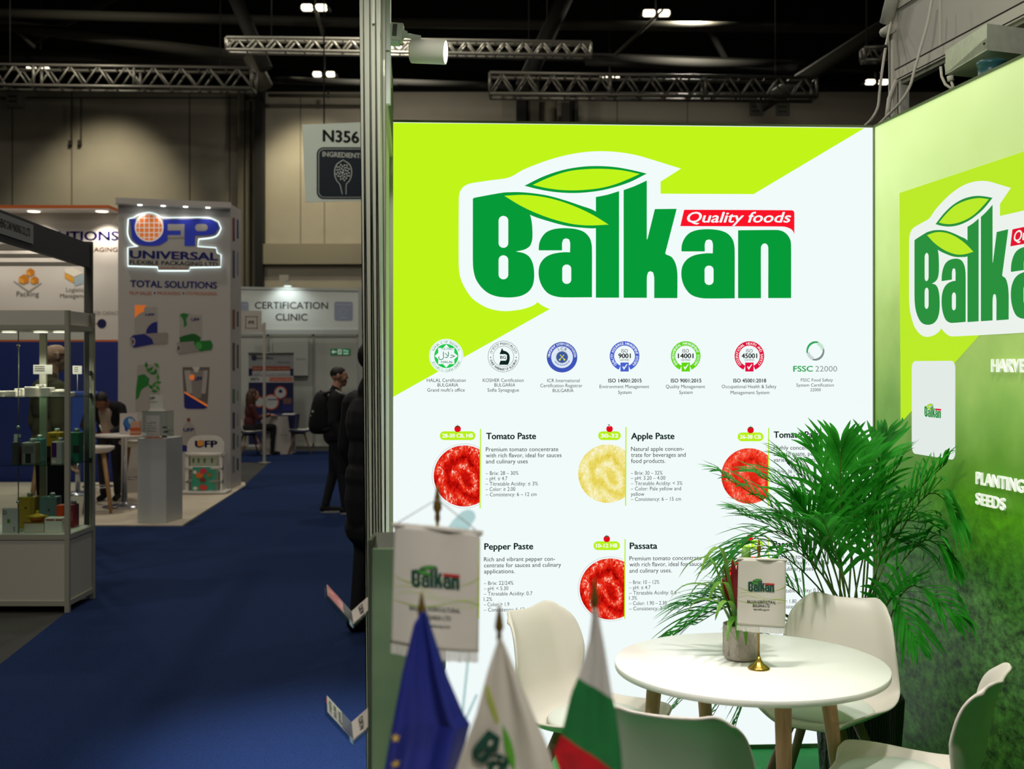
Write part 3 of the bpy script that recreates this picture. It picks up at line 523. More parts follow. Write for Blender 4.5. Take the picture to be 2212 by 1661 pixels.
# ================================================================= BOOTH SIDE WALL, POST, SPOTLIGHT
ALU = D('bfc2ae', .38, .35); ALUG = D('8f917f', .5, .3); GAP = D('24241f', .8); PANW = D('cfd3c8', .55)
post = thing('aluminium_post', 'tall fluted aluminium post running the full picture height at the booth corner', 'post')
mb = MB(); Yp = 3.6; k = Yp/F; zb, zt = .012, 3.2
def px_at(px_top, px_bot, z, Y=Yp):
    t = (gz(0, Yp)-z)/(gz(0, Yp)-gz(1661, Yp)); return gx(px_top+(px_bot-px_top)*t, Y)
def flute(a, b, y0, y1, m):
    """one upright rib: columns a..b measured at the top, with the post's slight lean"""
    lo = [(px_at(a, a+19, zb), y0), (px_at(b, b+9, zb), y0), (px_at(b, b+9, zb), y1), (px_at(a, a+19, zb), y1)]; hi = [(px_at(a, a+19, zt), y0), (px_at(b, b+9, zt), y0), (px_at(b, b+9, zt), y1), (px_at(a, a+19, zt), y1)]
    mb.prism([(x, y, zb) for x, y in lo], [(x, y, zt) for x, y in hi], m)
flute(776, 783, Yp+.006, Yp+.07, ALU); PGR = D('8b8d7e', .6); flute(783, 786, Yp+.009, Yp+.06, PGR); flute(786, 797, Yp, Yp+.07, ALU); flute(797, 800, Yp+.006, Yp+.06, PGR); flute(800, 809, Yp+.004, Yp+.07, ALU); flute(809, 811.5, Yp+.012, Yp+.06, PGR); flute(811.5, 819.5, Yp+.01, Yp+.07, ALU)
mb.build('extrusion', post); mb = MB(); mb.box((px_at(787, 806, 0)-.0, Yp-.008, gz(52, Yp)), (gx(805, Yp), Yp, 3.2), D('d8dacb', .4, .3)); mb.build('cover_strip', post); rebase(post, (gx(800, Yp), Yp+.03, 0))
# side wall of the booth: seen almost edge-on, from the post to the lime panel
S = Plane(827, 3.68, 845.5, 5.19)
sw = thing('booth_side_wall', 'ribbed shell-scheme side wall seen edge-on between the post and the lime panel', 'partition wall')
uS = S.uv(845.4, 800)[0]; mb = MB()
def sbox(u0, u1, z0, z1, o0, o1, m): mb.prism([S.at(u0, z0, o0), S.at(u1, z0, o0), S.at(u1, z0, o1), S.at(u0, z0, o1)], [S.at(u0, z1, o0), S.at(u1, z1, o0), S.at(u1, z1, o1), S.at(u0, z1, o1)], m)
sbox(0, uS-.02, .02, 2.62, -.03, -.008, PANW); mb.build('infill_panel', sw)
for (z0, z1) in ((2.62, 2.67), (2.92, 2.97), (.02, .07)):
    mb = MB(); sbox(0, uS-.02, z0, z1, -.035, .006, ALU); sbox(0, uS-.02, z0+.02, z0+.03, .006, .0065, GAP); mb.build('rail', sw)
mb = MB(); sbox(0, uS-.02, 2.67, 2.92, -.03, -.012, PANW); mb.build('fascia_panel', sw)
mb = MB(); sbox(uS-.06, uS-.02, .02, 2.97, -.03, .008, ALU); sbox(uS-.045, uS-.04, .02, 2.97, .008, .0085, GAP); mb.build('corner_post', sw)
mb = MB(); sbox(.0, .05, .02, 3.2, -.03, .008, ALUG); sbox(.02, .03, .02, 3.2, .008, .009, GAP); mb.build('end_post', sw)
Pz = .012
rail = thing('lighting_track', 'white upright light track at the top of the side wall carrying the spotlight', 'light track'); mb = MB(); TW = D('dfe6dc', .4)
mb.box((gx(823, 3.8), 3.8, gz(108, 3.8)), (gx(843, 3.8), 3.83, 3.15), TW); mb.build('track_body', rail); mb = MB(); mb.box((gx(824, 3.83), 3.81, gz(222, 3.8)), (gx(842, 3.8), 3.84, gz(110, 3.8)), TW); mb.build('lower_section', rail)
mb = MB(); mb.tube([W(819, 0, 3.79), W(822, 60, 3.79), W(820, 95, 3.79), W(824, 130, 3.79)], .003, GAP, 6); mb.build('wire', rail); rebase(rail, W(833, 108, 3.815))
sp = thing('spotlight', 'white cylindrical spotlight with a glowing end, bracketed beside the fluted post', 'spotlight'); Ys = 3.9
mb = MB(); c0, c1 = W(844, 72, Ys), W(871, 66, Ys); M = Matrix.Translation((c0+c1)/2) @ Matrix.Rotation(.07, 4, 'Y'); mb.box((-.021, -.022, -.032), (.021, .022, .025), D('cdd2c3', .45), M); mb.box((-.018, -.02, -.043), (.012, .02, -.032), D('b9d2bd', .45), M); o = mb.build('driver_box', sp); bevel(o, .002)
mb = MB(); mb.box((-.013, -.0225, -.02), (.002, -.0221, .02), D('454a42'), M); mb.build('rating_label', sp)
mb = MB(); mb.tube([W(870, 73, Ys), W(876, 76, Ys)], .014, TW, 12); mb.tube([W(874, 76, Ys), W(908, 82, Ys)], .0085, TW, 12); mb.tube([W(905, 78, Ys), W(905, 92, Ys)], .007, TW, 10); mb.build('swivel_arm', sp)
a, b = W(888, 110, Ys+.012), W(963, 113, Ys-.004); ax = (b-a).normalized(); r = 26*Ys/F; Ln = (b-a).length
mb = MB(); mb.lathe([(r*.9, 0), (r*.98, .002), (r, .006), (r, Ln), (r*.93, Ln), (r*.9, Ln-.02)], D('dcdccc', .45), a, 40, ax); mb.build('housing', sp)
mb = MB(); mb.lathe([(r*.93, Ln-.001), (r*.5, Ln-.0005), (.0001, Ln)], E('fff6dc', 5), a, 40, ax); mb.build('lens', sp); rebase(sp, c0)
# ================================================================= UPPER RIGHT STRUCTURE, POWER SOCKET, CABLES
U = Plane(1933, 5.9, 2212, 4.79); uf = thing('white_frame_structure', 'white profiled beam frame with panels rising above the field wall', 'frame'); UW = D('cfcdc0', .5); UP = D('c3c0b6', .6)
z0 = U.uv(1933, 178)[1]; z1 = U.uv(1933, 151)[1]; uN = 2.2; mb = MB()
def ubox(u0, u1, za_, zb_, o0, o1, m): mb.prism([U.at(u0, za_, o0), U.at(u1, za_, o0), U.at(u1, za_, o1), U.at(u0, za_, o1)], [U.at(u0, zb_, o0), U.at(u1, zb_, o0), U.at(u1, zb_, o1), U.at(u0, zb_, o1)], m)
ubox(0, uN, z0, z1, -.04, .0, UW); ubox(0, uN, z0-.02, z0, -.05, -.01, ALUG); ubox(0, uN, z1-.004, z1+.003, 0, .001, GAP); ubox(0, uN, z0+.006, z0+.012, 0, .001, GAP); mb.build('lower_beam', uf)
mb = MB(); ubox(0, uN, z1+.29, z1+.36, -.04, 0, UW); ubox(0, uN, z1+.29, z1+.295, 0, .001, GAP); mb.build('upper_beam', uf); mb = MB(); ubox(0, uN, z1, z1+.29, -.03, -.012, UP); ubox(0, uN, z1+.36, z1+.8, -.03, -.012, UP); mb.build('infill_panel', uf)
mb = MB(); ubox(.42, .44, z1, z1+.29, -.02, -.008, UW); mb.build('panel_joint', uf)
mb = MB(); ubox(-.05, .0, 0, z1+.42, -.05, .01, UW); ubox(-.035, -.028, 0, z1+.42, .01, .011, GAP); ubox(.004, .05, 0, z0, -.05, -.005, UW); ubox(.02, .028, 0, z0, -.005, -.004, GAP); mb.build('upright', uf)
mb = MB(); q = U.at(.0, z1+.2, .03); mb.tube([U.at(-.03, z1+.24, .03), U.at(.13, z1+.5, .03)], .035, UW, 8); mb.tube([U.at(-.06, z1+.2, .03), U.at(.02, z1+.2, .03)], .025, UW, 8); mb.build('bracket', uf)
rebase(uf, U.at(0, 0))
mb = MB(); mb.tube([U.at(.04, z0-.0, .012), W(1921, 215, 5.85), W(1915, 262, 5.7)], .012, UW, 8); o = mb.build('diagonal_strut'); tag(o, 'short pale diagonal strut under the white frame corner, behind the cables', 'strut')
CBL = D('d6d2c4', .5)
def cable(name, pts, r, label, Y): 
    P = [W(x, y, Y+dy) for x, y, dy in pts]; q = []
    for i in range(len(P)-1):
        p0, p1, p2, p3 = P[max(i-1, 0)], P[i], P[i+1], P[min(i+2, len(P)-1)]
        for k in range(6): t = k/6; q.append(.5*((2*p1)+(p2-p0)*t+(2*p0-5*p1+4*p2-p3)*t*t+(3*p1-p0-3*p2+p3)*t**3))
    mb = MB(); mb.tube(q+[P[-1]], r, CBL, 8); o = mb.build(name); return tag(o, label, 'cable', 'white cables above the corner')
o = cable('power_cable', [(1925, 48, .18), (1914, 98, .1), (1906, 150, 0), (1900, 200, 0), (1896, 232, 0), (1882, 258, .02), (1866, 274, .1), (1858, 285, .2)], .0068, 'white cable tied with black bands, hanging down beside the frame upright', 5.7)
mb = MB()
for (x, y) in ((1912, 100), (1903, 158)): c = W(x, y, 5.72); mb.lathe([(.009, -.006), (.009, .006)], GAP, c, 10)
mb.build('cable_tie', o)
cable('power_cable', [(2014, -4, 0), (2004, 50, 0), (1990, 100, 0), (1976, 150, 0), (1965, 188, 0), (1944, 222, .05), (1915, 252, .15), (1893, 274, .2), (1880, 290, .3)], .0068, 'white cable crossing in front of the frame panels down to the corner', 5.35)
sk = thing('power_socket_box', 'white metal power box with a teal industrial socket above the field wall', 'power box'); BX = D('cdd2bd', .5, 0, 0, .08, 30); Yb = 4.75
mb = MB(); X0, X1 = gx(2040, Yb), gx(2040, Yb)+.42; zt_, zl = 3.17, 2.985
v = [W(2040, 138, 4.9), W(2132, 80, 4.45), W(2132, 106, 4.45), W(2042, 160, 4.9)]; inn = [p+Vector((.02, .02, 0)) for p in v]; mb.prism(v, inn, BX); mb.build('mounting_bracket', sk)
mb = MB(); lo = [W(2042, 162, 4.9), W(2132, 108, 4.45), W(2132, 108, 4.45)+Vector((.26, .1, 0)), W(2042, 162, 4.9)+Vector((.3, .1, 0))]; mb.prism(lo, [p+Vector((0, 0, .10)) for p in lo], BX); mb.build('metal_box', sk)
mb = MB(); c = W(2142, 150, 4.5); mb.lathe([(.042, -.05), (.045, -.03), (.058, -.02), (.058, -.01), (.05, 0), (.05, .03), (.055, .035), (.055, .05)], D('2e5f63', .35), c-Vector((0, 0, .02)), 24); mb.build('teal_socket', sk)
mb = MB(); mb.tube([W(2032, 145, 4.92), W(2034, 165, 4.9), W(2042, 182, 4.88), W(2058, 193, 4.85)], .006, CBL, 8); mb.tube([W(2052, 164, 4.85), W(2054, 175, 4.85)], .014, CBL, 8); mb.tube([W(2054, 174, 4.85), W(2062, 195, 4.83)], .006, CBL, 8); mb.build('wiring', sk)
for x, y in ((2043, 143), (2125, 95)): mb = MB(); c = W(x, y, 4.9 if x < 2100 else 4.45); mb.lathe([(.004, -.003), (.004, .003)], GAP, c+Vector((0, -.004, 0)), 8, Vector((0, 1, 0))); mb.build('screw', sk)
rebase(sk, W(2090, 120, 4.7))
# ================================================================= TABLE AND CHAIRS
TT = D('f2f2ec', .28); woodl = ramp_mat('beech_wood', 'noise', [(.3, 'b48660'), (.7, 'caa07a')], 14, 5, .5, mapscale=(6, 6, .5), rough=.5)
TC = Vector((.79, 3.93, .735)); tb = thing('round_table', 'round white table with wooden legs, potted plant and pennant on top', 'table', (TC.x, TC.y, Pz))
mb = MB(); mb.lathe([(.0001, -.024), (.438, -.024), (.446, -.021), (.4475, -.018), (.4475, -.002), (.4455, 0), (.0001, 0)], TT, (0, 0, TC.z-Pz), 96); mb.build('tabletop', tb)
for (tx_, ty_, bx, by) in ((gx(1691, 3.66)-TC.x, 3.66-TC.y, gx(1699, 3.56)-TC.x, 3.56-TC.y), (gx(1782, 3.9)-TC.x, 3.90-TC.y, .335, .0), (gx(1418, 4.02)-TC.x, 4.02-TC.y, -.36, .10), (gx(1515, 4.2)-TC.x, 4.20-TC.y, -.06, .36)):
    t, b = Vector((tx_, ty_, TC.z-Pz-.022)), Vector((bx, by, 0)); f = t.lerp(b, .065)
    mb = MB(); mb.tube([f, b], [.0265, .016], woodl, 20); lg = mb.build('leg', tb); mb = MB(); mb.tube([t, f], .028, D('e9e9e4', .35), 20); mb.build('ferrule', lg)
CH = D('ded6cb', .38, 0, 0, .0); CUSH = D('e6ebe2', .5)
def cat(pts, t):
    n = len(pts)-1; x = min(max(t, 0), .99999)*n; i = int(x); t = x-i; P = [Vector(p) for p in pts]
    p0, p1, p2, p3 = P[max(i-1, 0)], P[i], P[i+1], P[min(i+2, n)]
    return .5*((2*p1)+(p2-p0)*t+(2*p0-5*p1+4*p2-p3)*t*t+(3*p1-p0-3*p2+p3)*t**3)
PROF = [(.225, .425, .15), (.21, .438, .19), (.12, .437, .215), (.0, .425, .235), (-.1, .425, .24), (-.175, .445, .235), (-.215, .51, .228), (-.232, .60, .222), (-.25, .69, .21), (-.272, .765, .19), (-.295, .805, .165)]
def shell_pt(u, v):
    s = 2*u-1; p = cat(PROF, v); y, z, w = p.x, p.y, p.z; bk = max(0, min(1, (v-.5)/.25)); a = abs(s); top = max(0, (v-.8)/.2)
    x = s*w; e = max(0, (a-.45)/.55)
    z += (1-bk)*(.055*e**2) - (1-bk)*max(0, (a-.93)/.07)*.006
    y += bk*(.075*e**2) - bk*max(0, (a-.9)/.1)*.012
    z += top**2*(.022*a**2-.05*max(0, (a-.7)/.3)**2); y -= top**2*.03*a**2
    return Vector((x, y, z))
legw = ramp_mat('dark_beech', 'noise', [(.3, '7b5d45'), (.7, '9a785a')], 14, 5, .5, mapscale=(6, 6, .5), rough=.5)
def make_chair(label, cat_='chair', group=None):
    root = thing('tulip_chair', label, cat_, group=group)
    mb = MB(); mb.grid(shell_pt, 28, 44, CH); o = mb.build('shell', root); m = o.modifiers.new('thickness', 'SOLIDIFY'); m.thickness = .011; m.offset = 0; b = o.modifiers.new('smooth', 'SUBSURF'); b.levels = 1; b.render_levels = 1
    mb = MB(); out = circ(0, 0, .185, .175, 36); prof = [(0, .0), (.92, .0), (1, .012), (.95, .026), (.6, .034), (0, .036)]
    vv = [Vector((x*s, .035+y*s-(.02 if s else 0), .436+h)) for s, h in prof for x, y in out]; n = len(out)
    mb.add(vv, [(i*n+k, i*n+(k+1) % n, (i+1)*n+(k+1) % n, (i+1)*n+k) for i in range(len(prof)-1) for k in range(n)], CUSH, True); mb.build('cushion', root)
    for sx in (-1, 1):
        for sy in (-1, 1):
            mb = MB(); mb.tube([(sx*.09, sy*.09+.01, .41), (sx*.23, sy*.22+.01, 0)], [.02, .011], legw, 12); mb.build('leg', root)
    mb = MB(); mb.box((-.12, -.012, .385), (.12, .012, .41), GAP, Matrix.Translation((0, .01, 0)) @ Matrix.Rotation(.785, 4, 'Z')); mb.box((-.12, -.012, .385), (.12, .012, .41), GAP, Matrix.Translation((0, .01, 0)) @ Matrix.Rotation(-.785, 4, 'Z')); mb.lathe([(.1, .405), (.12, .425)], GAP, (0, .01, 0), 16); mb.build('under_frame', root)
    return root
chair0 = make_chair('white shell chair facing the camera behind the round table, palm behind it')
def place(c, x, y, facing, z=Pz, label=None, group=None, scale=1):
    c.location = (x, y, z); c.rotation_euler = (0, 0, math.atan2(facing[1], facing[0])-math.pi/2); c.scale = (scale,)*3
    if label: c['label'] = label
    if group: c['group'] = group
    return c
place(chair0, 1.15, 4.37, (-.52, -.85), group='white shell chairs at the round table')
place(copy_tree(chair0), .29, 4.24, (.80, -.60), label='white shell chair standing in front of the lit panel, behind the small flags')
place(copy_tree(chair0), .50, 3.33, (.36, .93), label='white shell chair seen from behind at the near side of the round table')
place(copy_tree(chair0), 1.18, 3.60, (-.86, .50), label='white shell chair in profile, beside the field photo wall')
# ================================================================= TABLE PLANT, PENNANTS
potc = Vector((gx(1601, 3.985), 3.985, TC.z)); bp = thing('potted_bromeliad', 'bromeliad with a dark red flower in a pale patterned pot on the table', 'potted plant', potc)
POTM = D('b4aaa0', .6, 0, 0, .12, 40); mb = MB(); mb.lathe([(.045, 0), (.056, .006), (.0595, .02), (.0605, .11), (.0605, .118), (.056, .118), (.055, .1), (.0001, .098)], POTM, (0, 0, 0), 40); pot = mb.build('pot', bp)
mb = MB(); LN = D('cdc6bd', .6)
for k in range(10):
    a = 2*math.pi*k/10
    for (za_, zb_, d) in ((.01, .112, 0), (.012, .062, 1), (.062, .012, 1), (.062, .112, 1), (.112, .062, 1)):
        mb.tube([(.0608*math.cos(a+d*math.pi/5*t), .0608*math.sin(a+d*math.pi/5*t), za_+(zb_-za_)*t) for t in (0, .25, .5, .75, 1)], .0011, LN, 5)
mb.build('relief_lines', pot); mb = MB(); mb.lathe([(.054, .1), (.03, .106), (.0001, .108)], D('2c251d', .9, 0, 0, .4, 150)); mb.build('soil', bp)
def leaf_mat(name, c1, c2, trans=.45):
    m = bpy.data.materials.new(name); m.use_nodes = True; nt = m.node_tree; nt.nodes.clear(); N = nt.nodes.new; K = nt.links.new
    tc = N('ShaderNodeTexCoord'); n = N('ShaderNodeTexNoise'); n.inputs['Scale'].default_value = 9; n.inputs['Detail'].default_value = 4; K(tc.outputs['Object'], n.inputs['Vector'])
    r = N('ShaderNodeValToRGB'); r.color_ramp.elements[0].position = .35; r.color_ramp.elements[1].position = .65; r.color_ramp.elements[0].color = lin(c1); r.color_ramp.elements[1].color = lin(c2); K(n.outputs['Fac'], r.inputs[0])
    d = N('ShaderNodeBsdfPrincipled'); d.inputs['Roughness'].default_value = .38; d.inputs['Specular IOR Level'].default_value = .35; t = N('ShaderNodeBsdfTranslucent'); K(r.outputs[0], d.inputs['Base Color']); K(r.outputs[0], t.inputs[0])
    mx = N('ShaderNodeMixShader'); mx.inputs[0].default_value = trans; K(d.outputs[0], mx.inputs[1]); K(t.outputs[0], mx.inputs[2]); o = N('ShaderNodeOutputMaterial'); K(mx.outputs[0], o.inputs[0]); return m
def blade(mb, pts, w, m, up=Vector((0, 0, 1)), fold=.35, n=10, tipw=.08, base=.7):
    """a strap leaf along control points, widest in the middle, with a shallow keel"""
    L_, Rr, C = [], [], []
    for i in range(n+1):
        t = i/n; p = cat(pts, t); d = (cat(pts, min(1, t+.02))-cat(pts, max(0, t-.02))).normalized(); s = d.cross(up)
        s = s.normalized() if s.length > 1e-4 else Vector((1, 0, 0)); nn = s.cross(d); ww = w*(base+(1-base)*math.sin(math.pi*min(1, t*1.5)/1.0 if t < .33 else math.pi/2))*(1-max(0, (t-.45)/.55)**1.8*(1-tipw))
        L_.append(p+s*ww+nn*ww*fold); Rr.append(p-s*ww+nn*ww*fold); C.append(p)
    v = L_+C+Rr; k = n+1; mb.add(v, [(i, i+1, k+i+1, k+i) for i in range(n)]+[(k+i, k+i+1, 2*k+i+1, 2*k+i) for i in range(n)], m, True)
BRG = leaf_mat('bromeliad_leaf', '3f7d1e', '7fae48', .4); BRD = leaf_mat('bromeliad_bract', '6d0f1c', 'a3202c', .3)
brl = [((1448, 1292), .05, .05), ((1466, 1248), .1, .12), ((1482, 1325), -.02, .03), ((1500, 1262), .0, .10), ((1512, 1240), -.08, .13), ((1530, 1300), -.1, .06), ((1545, 1340), -.12, .05), ((1488, 1290), .12, .07), ((1560, 1260), .05, .14), ((1660, 1310), .05, .09), ((1672, 1350), -.02, .06), ((1592, 1382), -.13, .05), ((1612, 1395), -.1, .04), ((1570, 1385), -.14, .05), ((1640, 1255), .08, .14), ((1620, 1235), .1, .16)]
for (tip, dy, hh) in brl:
    T = W(tip[0], tip[1], 3.985+dy)-potc; b = Vector((T.x*.12, dy*.15, .1)); mid = Vector((T.x*.5, T.y*.45, max(T.z, .1)+.03+hh*.35)); m2 = Vector((T.x*.8, T.y*.8, max(T.z+.015, (T.z+mid.z)/2+.02)))
    mb = MB(); blade(mb, [b, b.lerp(mid, .5)+Vector((0, 0, .02)), mid, m2, T], .0125, BRG, base=.9, n=14); mb.build('leaf', bp)
for (tip, dy) in (((1566, 1222), 0), ((1582, 1208), -.02), ((1597, 1205), .02), ((1560, 1250), -.03), ((1610, 1212), 0), ((1588, 1230), -.04), ((1574, 1240), .03)):
    T = W(tip[0], tip[1], 3.985+dy)-potc; b = Vector((-.01, 0, .16)); mb = MB(); blade(mb, [b, b.lerp(T, .5)+Vector((-.004, 0, .0)), T], .014, BRD, Vector((.3, -1, .2)), base=.8, n=8); mb.build('bract', bp)
mb = MB(); mb.tube([(0, 0, .1), (-.008, 0, .17)], .008, BRG, 8); mb.build('flower_stem', bp)
GOLD = D('b08d3c', .25, .9); GOLDD = D('8f7234', .35, .6); CLOTH = D('d5d0c4', .75); VINE = D('a8c04e', .8); VINE2 = D('c9d79a', .8)
NAVYG, CREAM = D('0d4a30', .8), D('d5d0c4', .75); LMARK = (CREAM, D('0c4534', .8), D('4a9a3a', .8), D('c23028', .8))
def finial(mb, c, s, m):
    mb.lathe([(.0001, .05*s), (.0022*s, .042*s), (.0065*s, .018*s), (.0072*s, .010*s), (.0035*s, .002*s), (.0045*s, -.002*s), (.0045*s, -.008*s), (.003*s, -.012*s)], m, c, 12)
def pennant(name, label, Y, ptop, zbase, poleX, q, ls, txts, cordY, wave=.006, ang=0, group=None):
    """hanging company pennant: q = pixel corners TL, TR, BR, BL of the cloth at distance Y"""
    root = thing(name, label, 'table pennant', group=group); top = W(poleX, ptop, Y); k = Y/F
    mb = MB(); mb.tube([Vector((top.x, Y+.012, zbase+.02)), Vector((top.x, Y+.012, top.z-.045))], .003, GOLDD, 10); mb.build('pole', root)
    mb = MB(); finial(mb, Vector((top.x, Y+.012, top.z-.05)), 1, GOLDD); mb.build('finial', root)
    mb = MB(); mb.lathe([(.035, 0), (.036, .003), (.03, .008), (.016, .018), (.008, .03), (.005, .04), (.0001, .041)], GOLD, (top.x, Y+.012, zbase), 32); mb.build('base', root)
    def pt(u, v, off=0):
        a = Vector(q[0]).lerp(Vector(q[1]), u); b = Vector(q[3]).lerp(Vector(q[2]), u); p = a.lerp(b, v)
        w = wave*(.35+v)*math.sin(u*5.2+v*1.5)+.004*math.cos(u*9+1); return W(p.x, p.y, Y)+Vector((0, w-off, 0))
    mb = MB(); mb.grid(lambda u, v: pt(u, v), 30, 30, CLOTH); cl = mb.build('cloth', root); mo = cl.modifiers.new('thickness', 'SOLIDIFY'); mo.thickness = .0008
    mb = MB(); mb.tube([pt(0, .0, .0)-Vector((.004, 0, 0)), pt(.5, 0, 0), pt(1, 0, 0)+Vector((.004, 0, 0))], .0042, CLOTH, 10); mb.build('top_rod', root)
    c = Vector((top.x, Y+.008, gz(cordY, Y))); mb = MB(); mb.tube([pt(0, 0), c], .0009, D('b9bfc0'), 6); mb.tube([pt(1, 0), c], .0009, D('b9bfc0'), 6); mb.build('cord', root)
    mb = MB(); n = 70
    for i in range(n):
        u0, u1 = i/n, (i+.8)/n; l = 1.085+.012*random.random(); j = random.uniform(-.004, .004); mb.add([pt(u0, 1), pt(u1, 1), pt(u1+j, l), pt(u0+j, l)], [(0, 1, 2, 3)], D('e2dfd6', .8))
    mb.build('fringe', root)
    def inv(px, py):  # pixel to cloth coordinates (near-parallelogram)
        A, B, Dd = Vector(q[0]), Vector(q[1])-Vector(q[0]), Vector(q[3])-Vector(q[0]); p = Vector((px, py))-A; det = B.x*Dd.y-B.y*Dd.x; return ((p.x*Dd.y-p.y*Dd.x)/det, (B.x*p.y-B.y*p.x)/det)
    mb = MB(); x0, x1, y0, y1 = ls; ca_, sa_ = math.cos(ang), math.sin(ang)
    def fn(x, y, off):
        px = x0+(x-627)/(3002-627)*(x1-x0); py = y0+(y-411)/(1396-411)*(y1-y0); return pt(*inv(px, py+(px-x0)*ang), off+.0006)
    for (pth, m) in (([(0, .42), (.2, .47), (.45, .40), (.7, .46), (.9, .42), (1, .37)], VINE), ([(0, .60), (.2, .545), (.5, .59), (.8, .63), (1, .61)], VINE2), ([(0, .63), (.25, .66), (.5, .645), (.8, .58), (1, .60)], VINE), ([(0, .52), (.3, .50), (.6, .58), (1, .55)], VINE2)):
        P = [cat([(a, b, 0) for a, b in pth], t/24) for t in range(25)]
        for i in range(24):
            w0, w1 = (.004+.008*abs(math.sin(j*.2)) for j in (i, i+1)); a, b = P[i], P[i+1]; mb.add([pt(a.x, a.y-w0*.5, .0011), pt(b.x, b.y-w1*.5, .0011), pt(b.x, b.y+w1*.5, .0011), pt(a.x, a.y+w0*.5, .0011)], [(0, 1, 2, 3)], m)
    logo(mb, fn, LMARK, False, False, .0003, .0011)
    for (t, tx0, tx1, b, h, bd) in txts:
        v, f, a, bb = text_mesh(t, bd); s = (tx1-tx0)/(bb-a); mb.add([pt(*inv(tx0+(x-a)*s, b-y*h/.69+((x-a)*s+tx0-x0)*ang), .0016) for x, y in v], f, D('1d3a33', .8))
    mb.build('printed_mark', root); rebase(root, (top.x, Y+.012, zbase)); return root
pennant('table_pennant', 'small fringed company pennant on a brass stand on the round table', 3.84, 1163, TC.z, 1641, [(1595, 1207), (1697, 1210), (1696, 1356), (1593, 1350)], (1616, 1671, 1250, 1277),
        [('BALKAN AGRICULTURAL', 1614, 1674, 1302, 6, .02), ('BULGARIA LTD', 1626, 1662, 1310, 6, .02), ('www.balkanag.com', 1627, 1661, 1317, 4.5, .01)], 1178)
CT = 1.05
pennant('table_pennant', 'large blurred fringed company pennant hanging beside the fluted post, behind the blue flag', 1.9, 1046, CT, 944, [(852, 1134), (1037, 1151), (1033.5, 1408), (843, 1392)], (888, 991, 1220, 1268),
        [('BALKAN AGRICULTURAL', 884, 992, 1318, 9, .02), ('BULGARIA LTD', 906, 972, 1336, 9, .02), ('www.balkanag.com', 908, 970, 1352, 6.5, .01)], 1079, .008, .04)
# ================================================================= FOREGROUND COUNTER AND FLAGS
mb = MB(); mb.box((-.30, 1.2, .012), (.30, 1.96, CT), D('e4e4de', .4)); o = mb.build('reception_counter'); bevel(o, .004); tag(o, 'white reception counter on which the three small flags stand', 'counter')
def flag(label, tip, apex, left, right, Y, matfn, marks=None, fold=(7, .012), seed=0, pole_bot=None):
    root = thing('table_flag', label, 'table flag', group='small flags in the foreground'); k = Y/F; T = W(tip[0], tip[1], Y)
    pb = W(pole_bot, 1661, Y) if pole_bot else Vector((T.x, Y, 0)); d = (T-Vector((pb.x, Y, gz(1661, Y)))); foot = T-d*((T.z-CT-.01)/d.z)
    mb = MB(); mb.tube([foot, T-d.normalized()*.04], .0026, GOLDD, 10); mb.build('pole', root)
    mb = MB(); finial(mb, T-d.normalized()*.038, .8, GOLDD); mb.build('finial', root); mb = MB(); mb.lathe([(.032, 0), (.032, .004), (.012, .012), (.005, .022), (.0001, .023)], GOLD, (foot.x, Y, CT), 24); mb.build('base', root)
    nL, nR = len(left)-1, len(right)-1
    def edge(pts, y):
        for a, b in zip(pts, pts[1:]):
            if a[1] <= y <= b[1]: return a[0]+(b[0]-a[0])*(y-a[1])/(b[1]-a[1])
        return pts[-1][0]+(pts[-1][0]-pts[-2][0])/(pts[-1][1]-pts[-2][1])*(y-pts[-1][1])
    y0, y1 = apex[1], 1790
    def pt(u, v, off=0):
        y = y0+(y1-y0)*v; xl, xr = edge(left, y), edge(right, y); x = xl+(xr-xl)*u; A = fold[1]*min(1, .25+v*1.2)
        dep = -A*math.sin(u*fold[0]+seed+v*1.3)-A*.4*math.sin(u*fold[0]*2.1+seed*2)-.012*math.sin(math.pi*u)
        return W(x, y, Y)+Vector((0, dep-.004-off, 0))
    mb = MB(); mb.grid(pt, 90, 150, None, True, lambda u, v: matfn(edge(left, y0+(y1-y0)*v)*(1-u)+edge(right, y0+(y1-y0)*v)*u, y0+(y1-y0)*v)); o = mb.build('cloth', root); mo = o.modifiers.new('thickness', 'SOLIDIFY'); mo.thickness = .0006; mo.offset = 1
    if marks:
        def fn(px, py, off=.001):
            v = (py-y0)/(y1-y0); xl, xr = edge(left, py), edge(right, py); return pt((px-xl)/(xr-xl), v, off)
        mb = MB(); marks(mb, fn); mb.build('printed_mark', root)
    rebase(root, foot); return root
EUB = D('232e86', .55, 0, 0, .12, 20); STAR = D('d9b54a', .6)
def star(mb, fn, cx, cy, r): mb.poly([fn(cx+(r if i % 2 == 0 else r*.42)*math.sin(math.pi*i/5), cy-(r if i % 2 == 0 else r*.42)*math.cos(math.pi*i/5)) for i in range(10)], STAR)
flag('deep blue small flag with yellow stars on the counter', (906, 1278), (917, 1318), [(912, 1318), (895, 1345), (870, 1450), (850, 1560), (832, 1661)], [(922, 1318), (935, 1360), (968, 1460), (1002, 1540), (1016, 1562), (990, 1661), (985, 1700)], 1.6,
     lambda x, y: EUB, lambda mb, fn: [star(mb, fn, x, y, 11) for x, y in ((858, 1583), (858, 1640), (866, 1692))], (8, .012), .4, 936)
FLW = D('d8d2c2', .7)
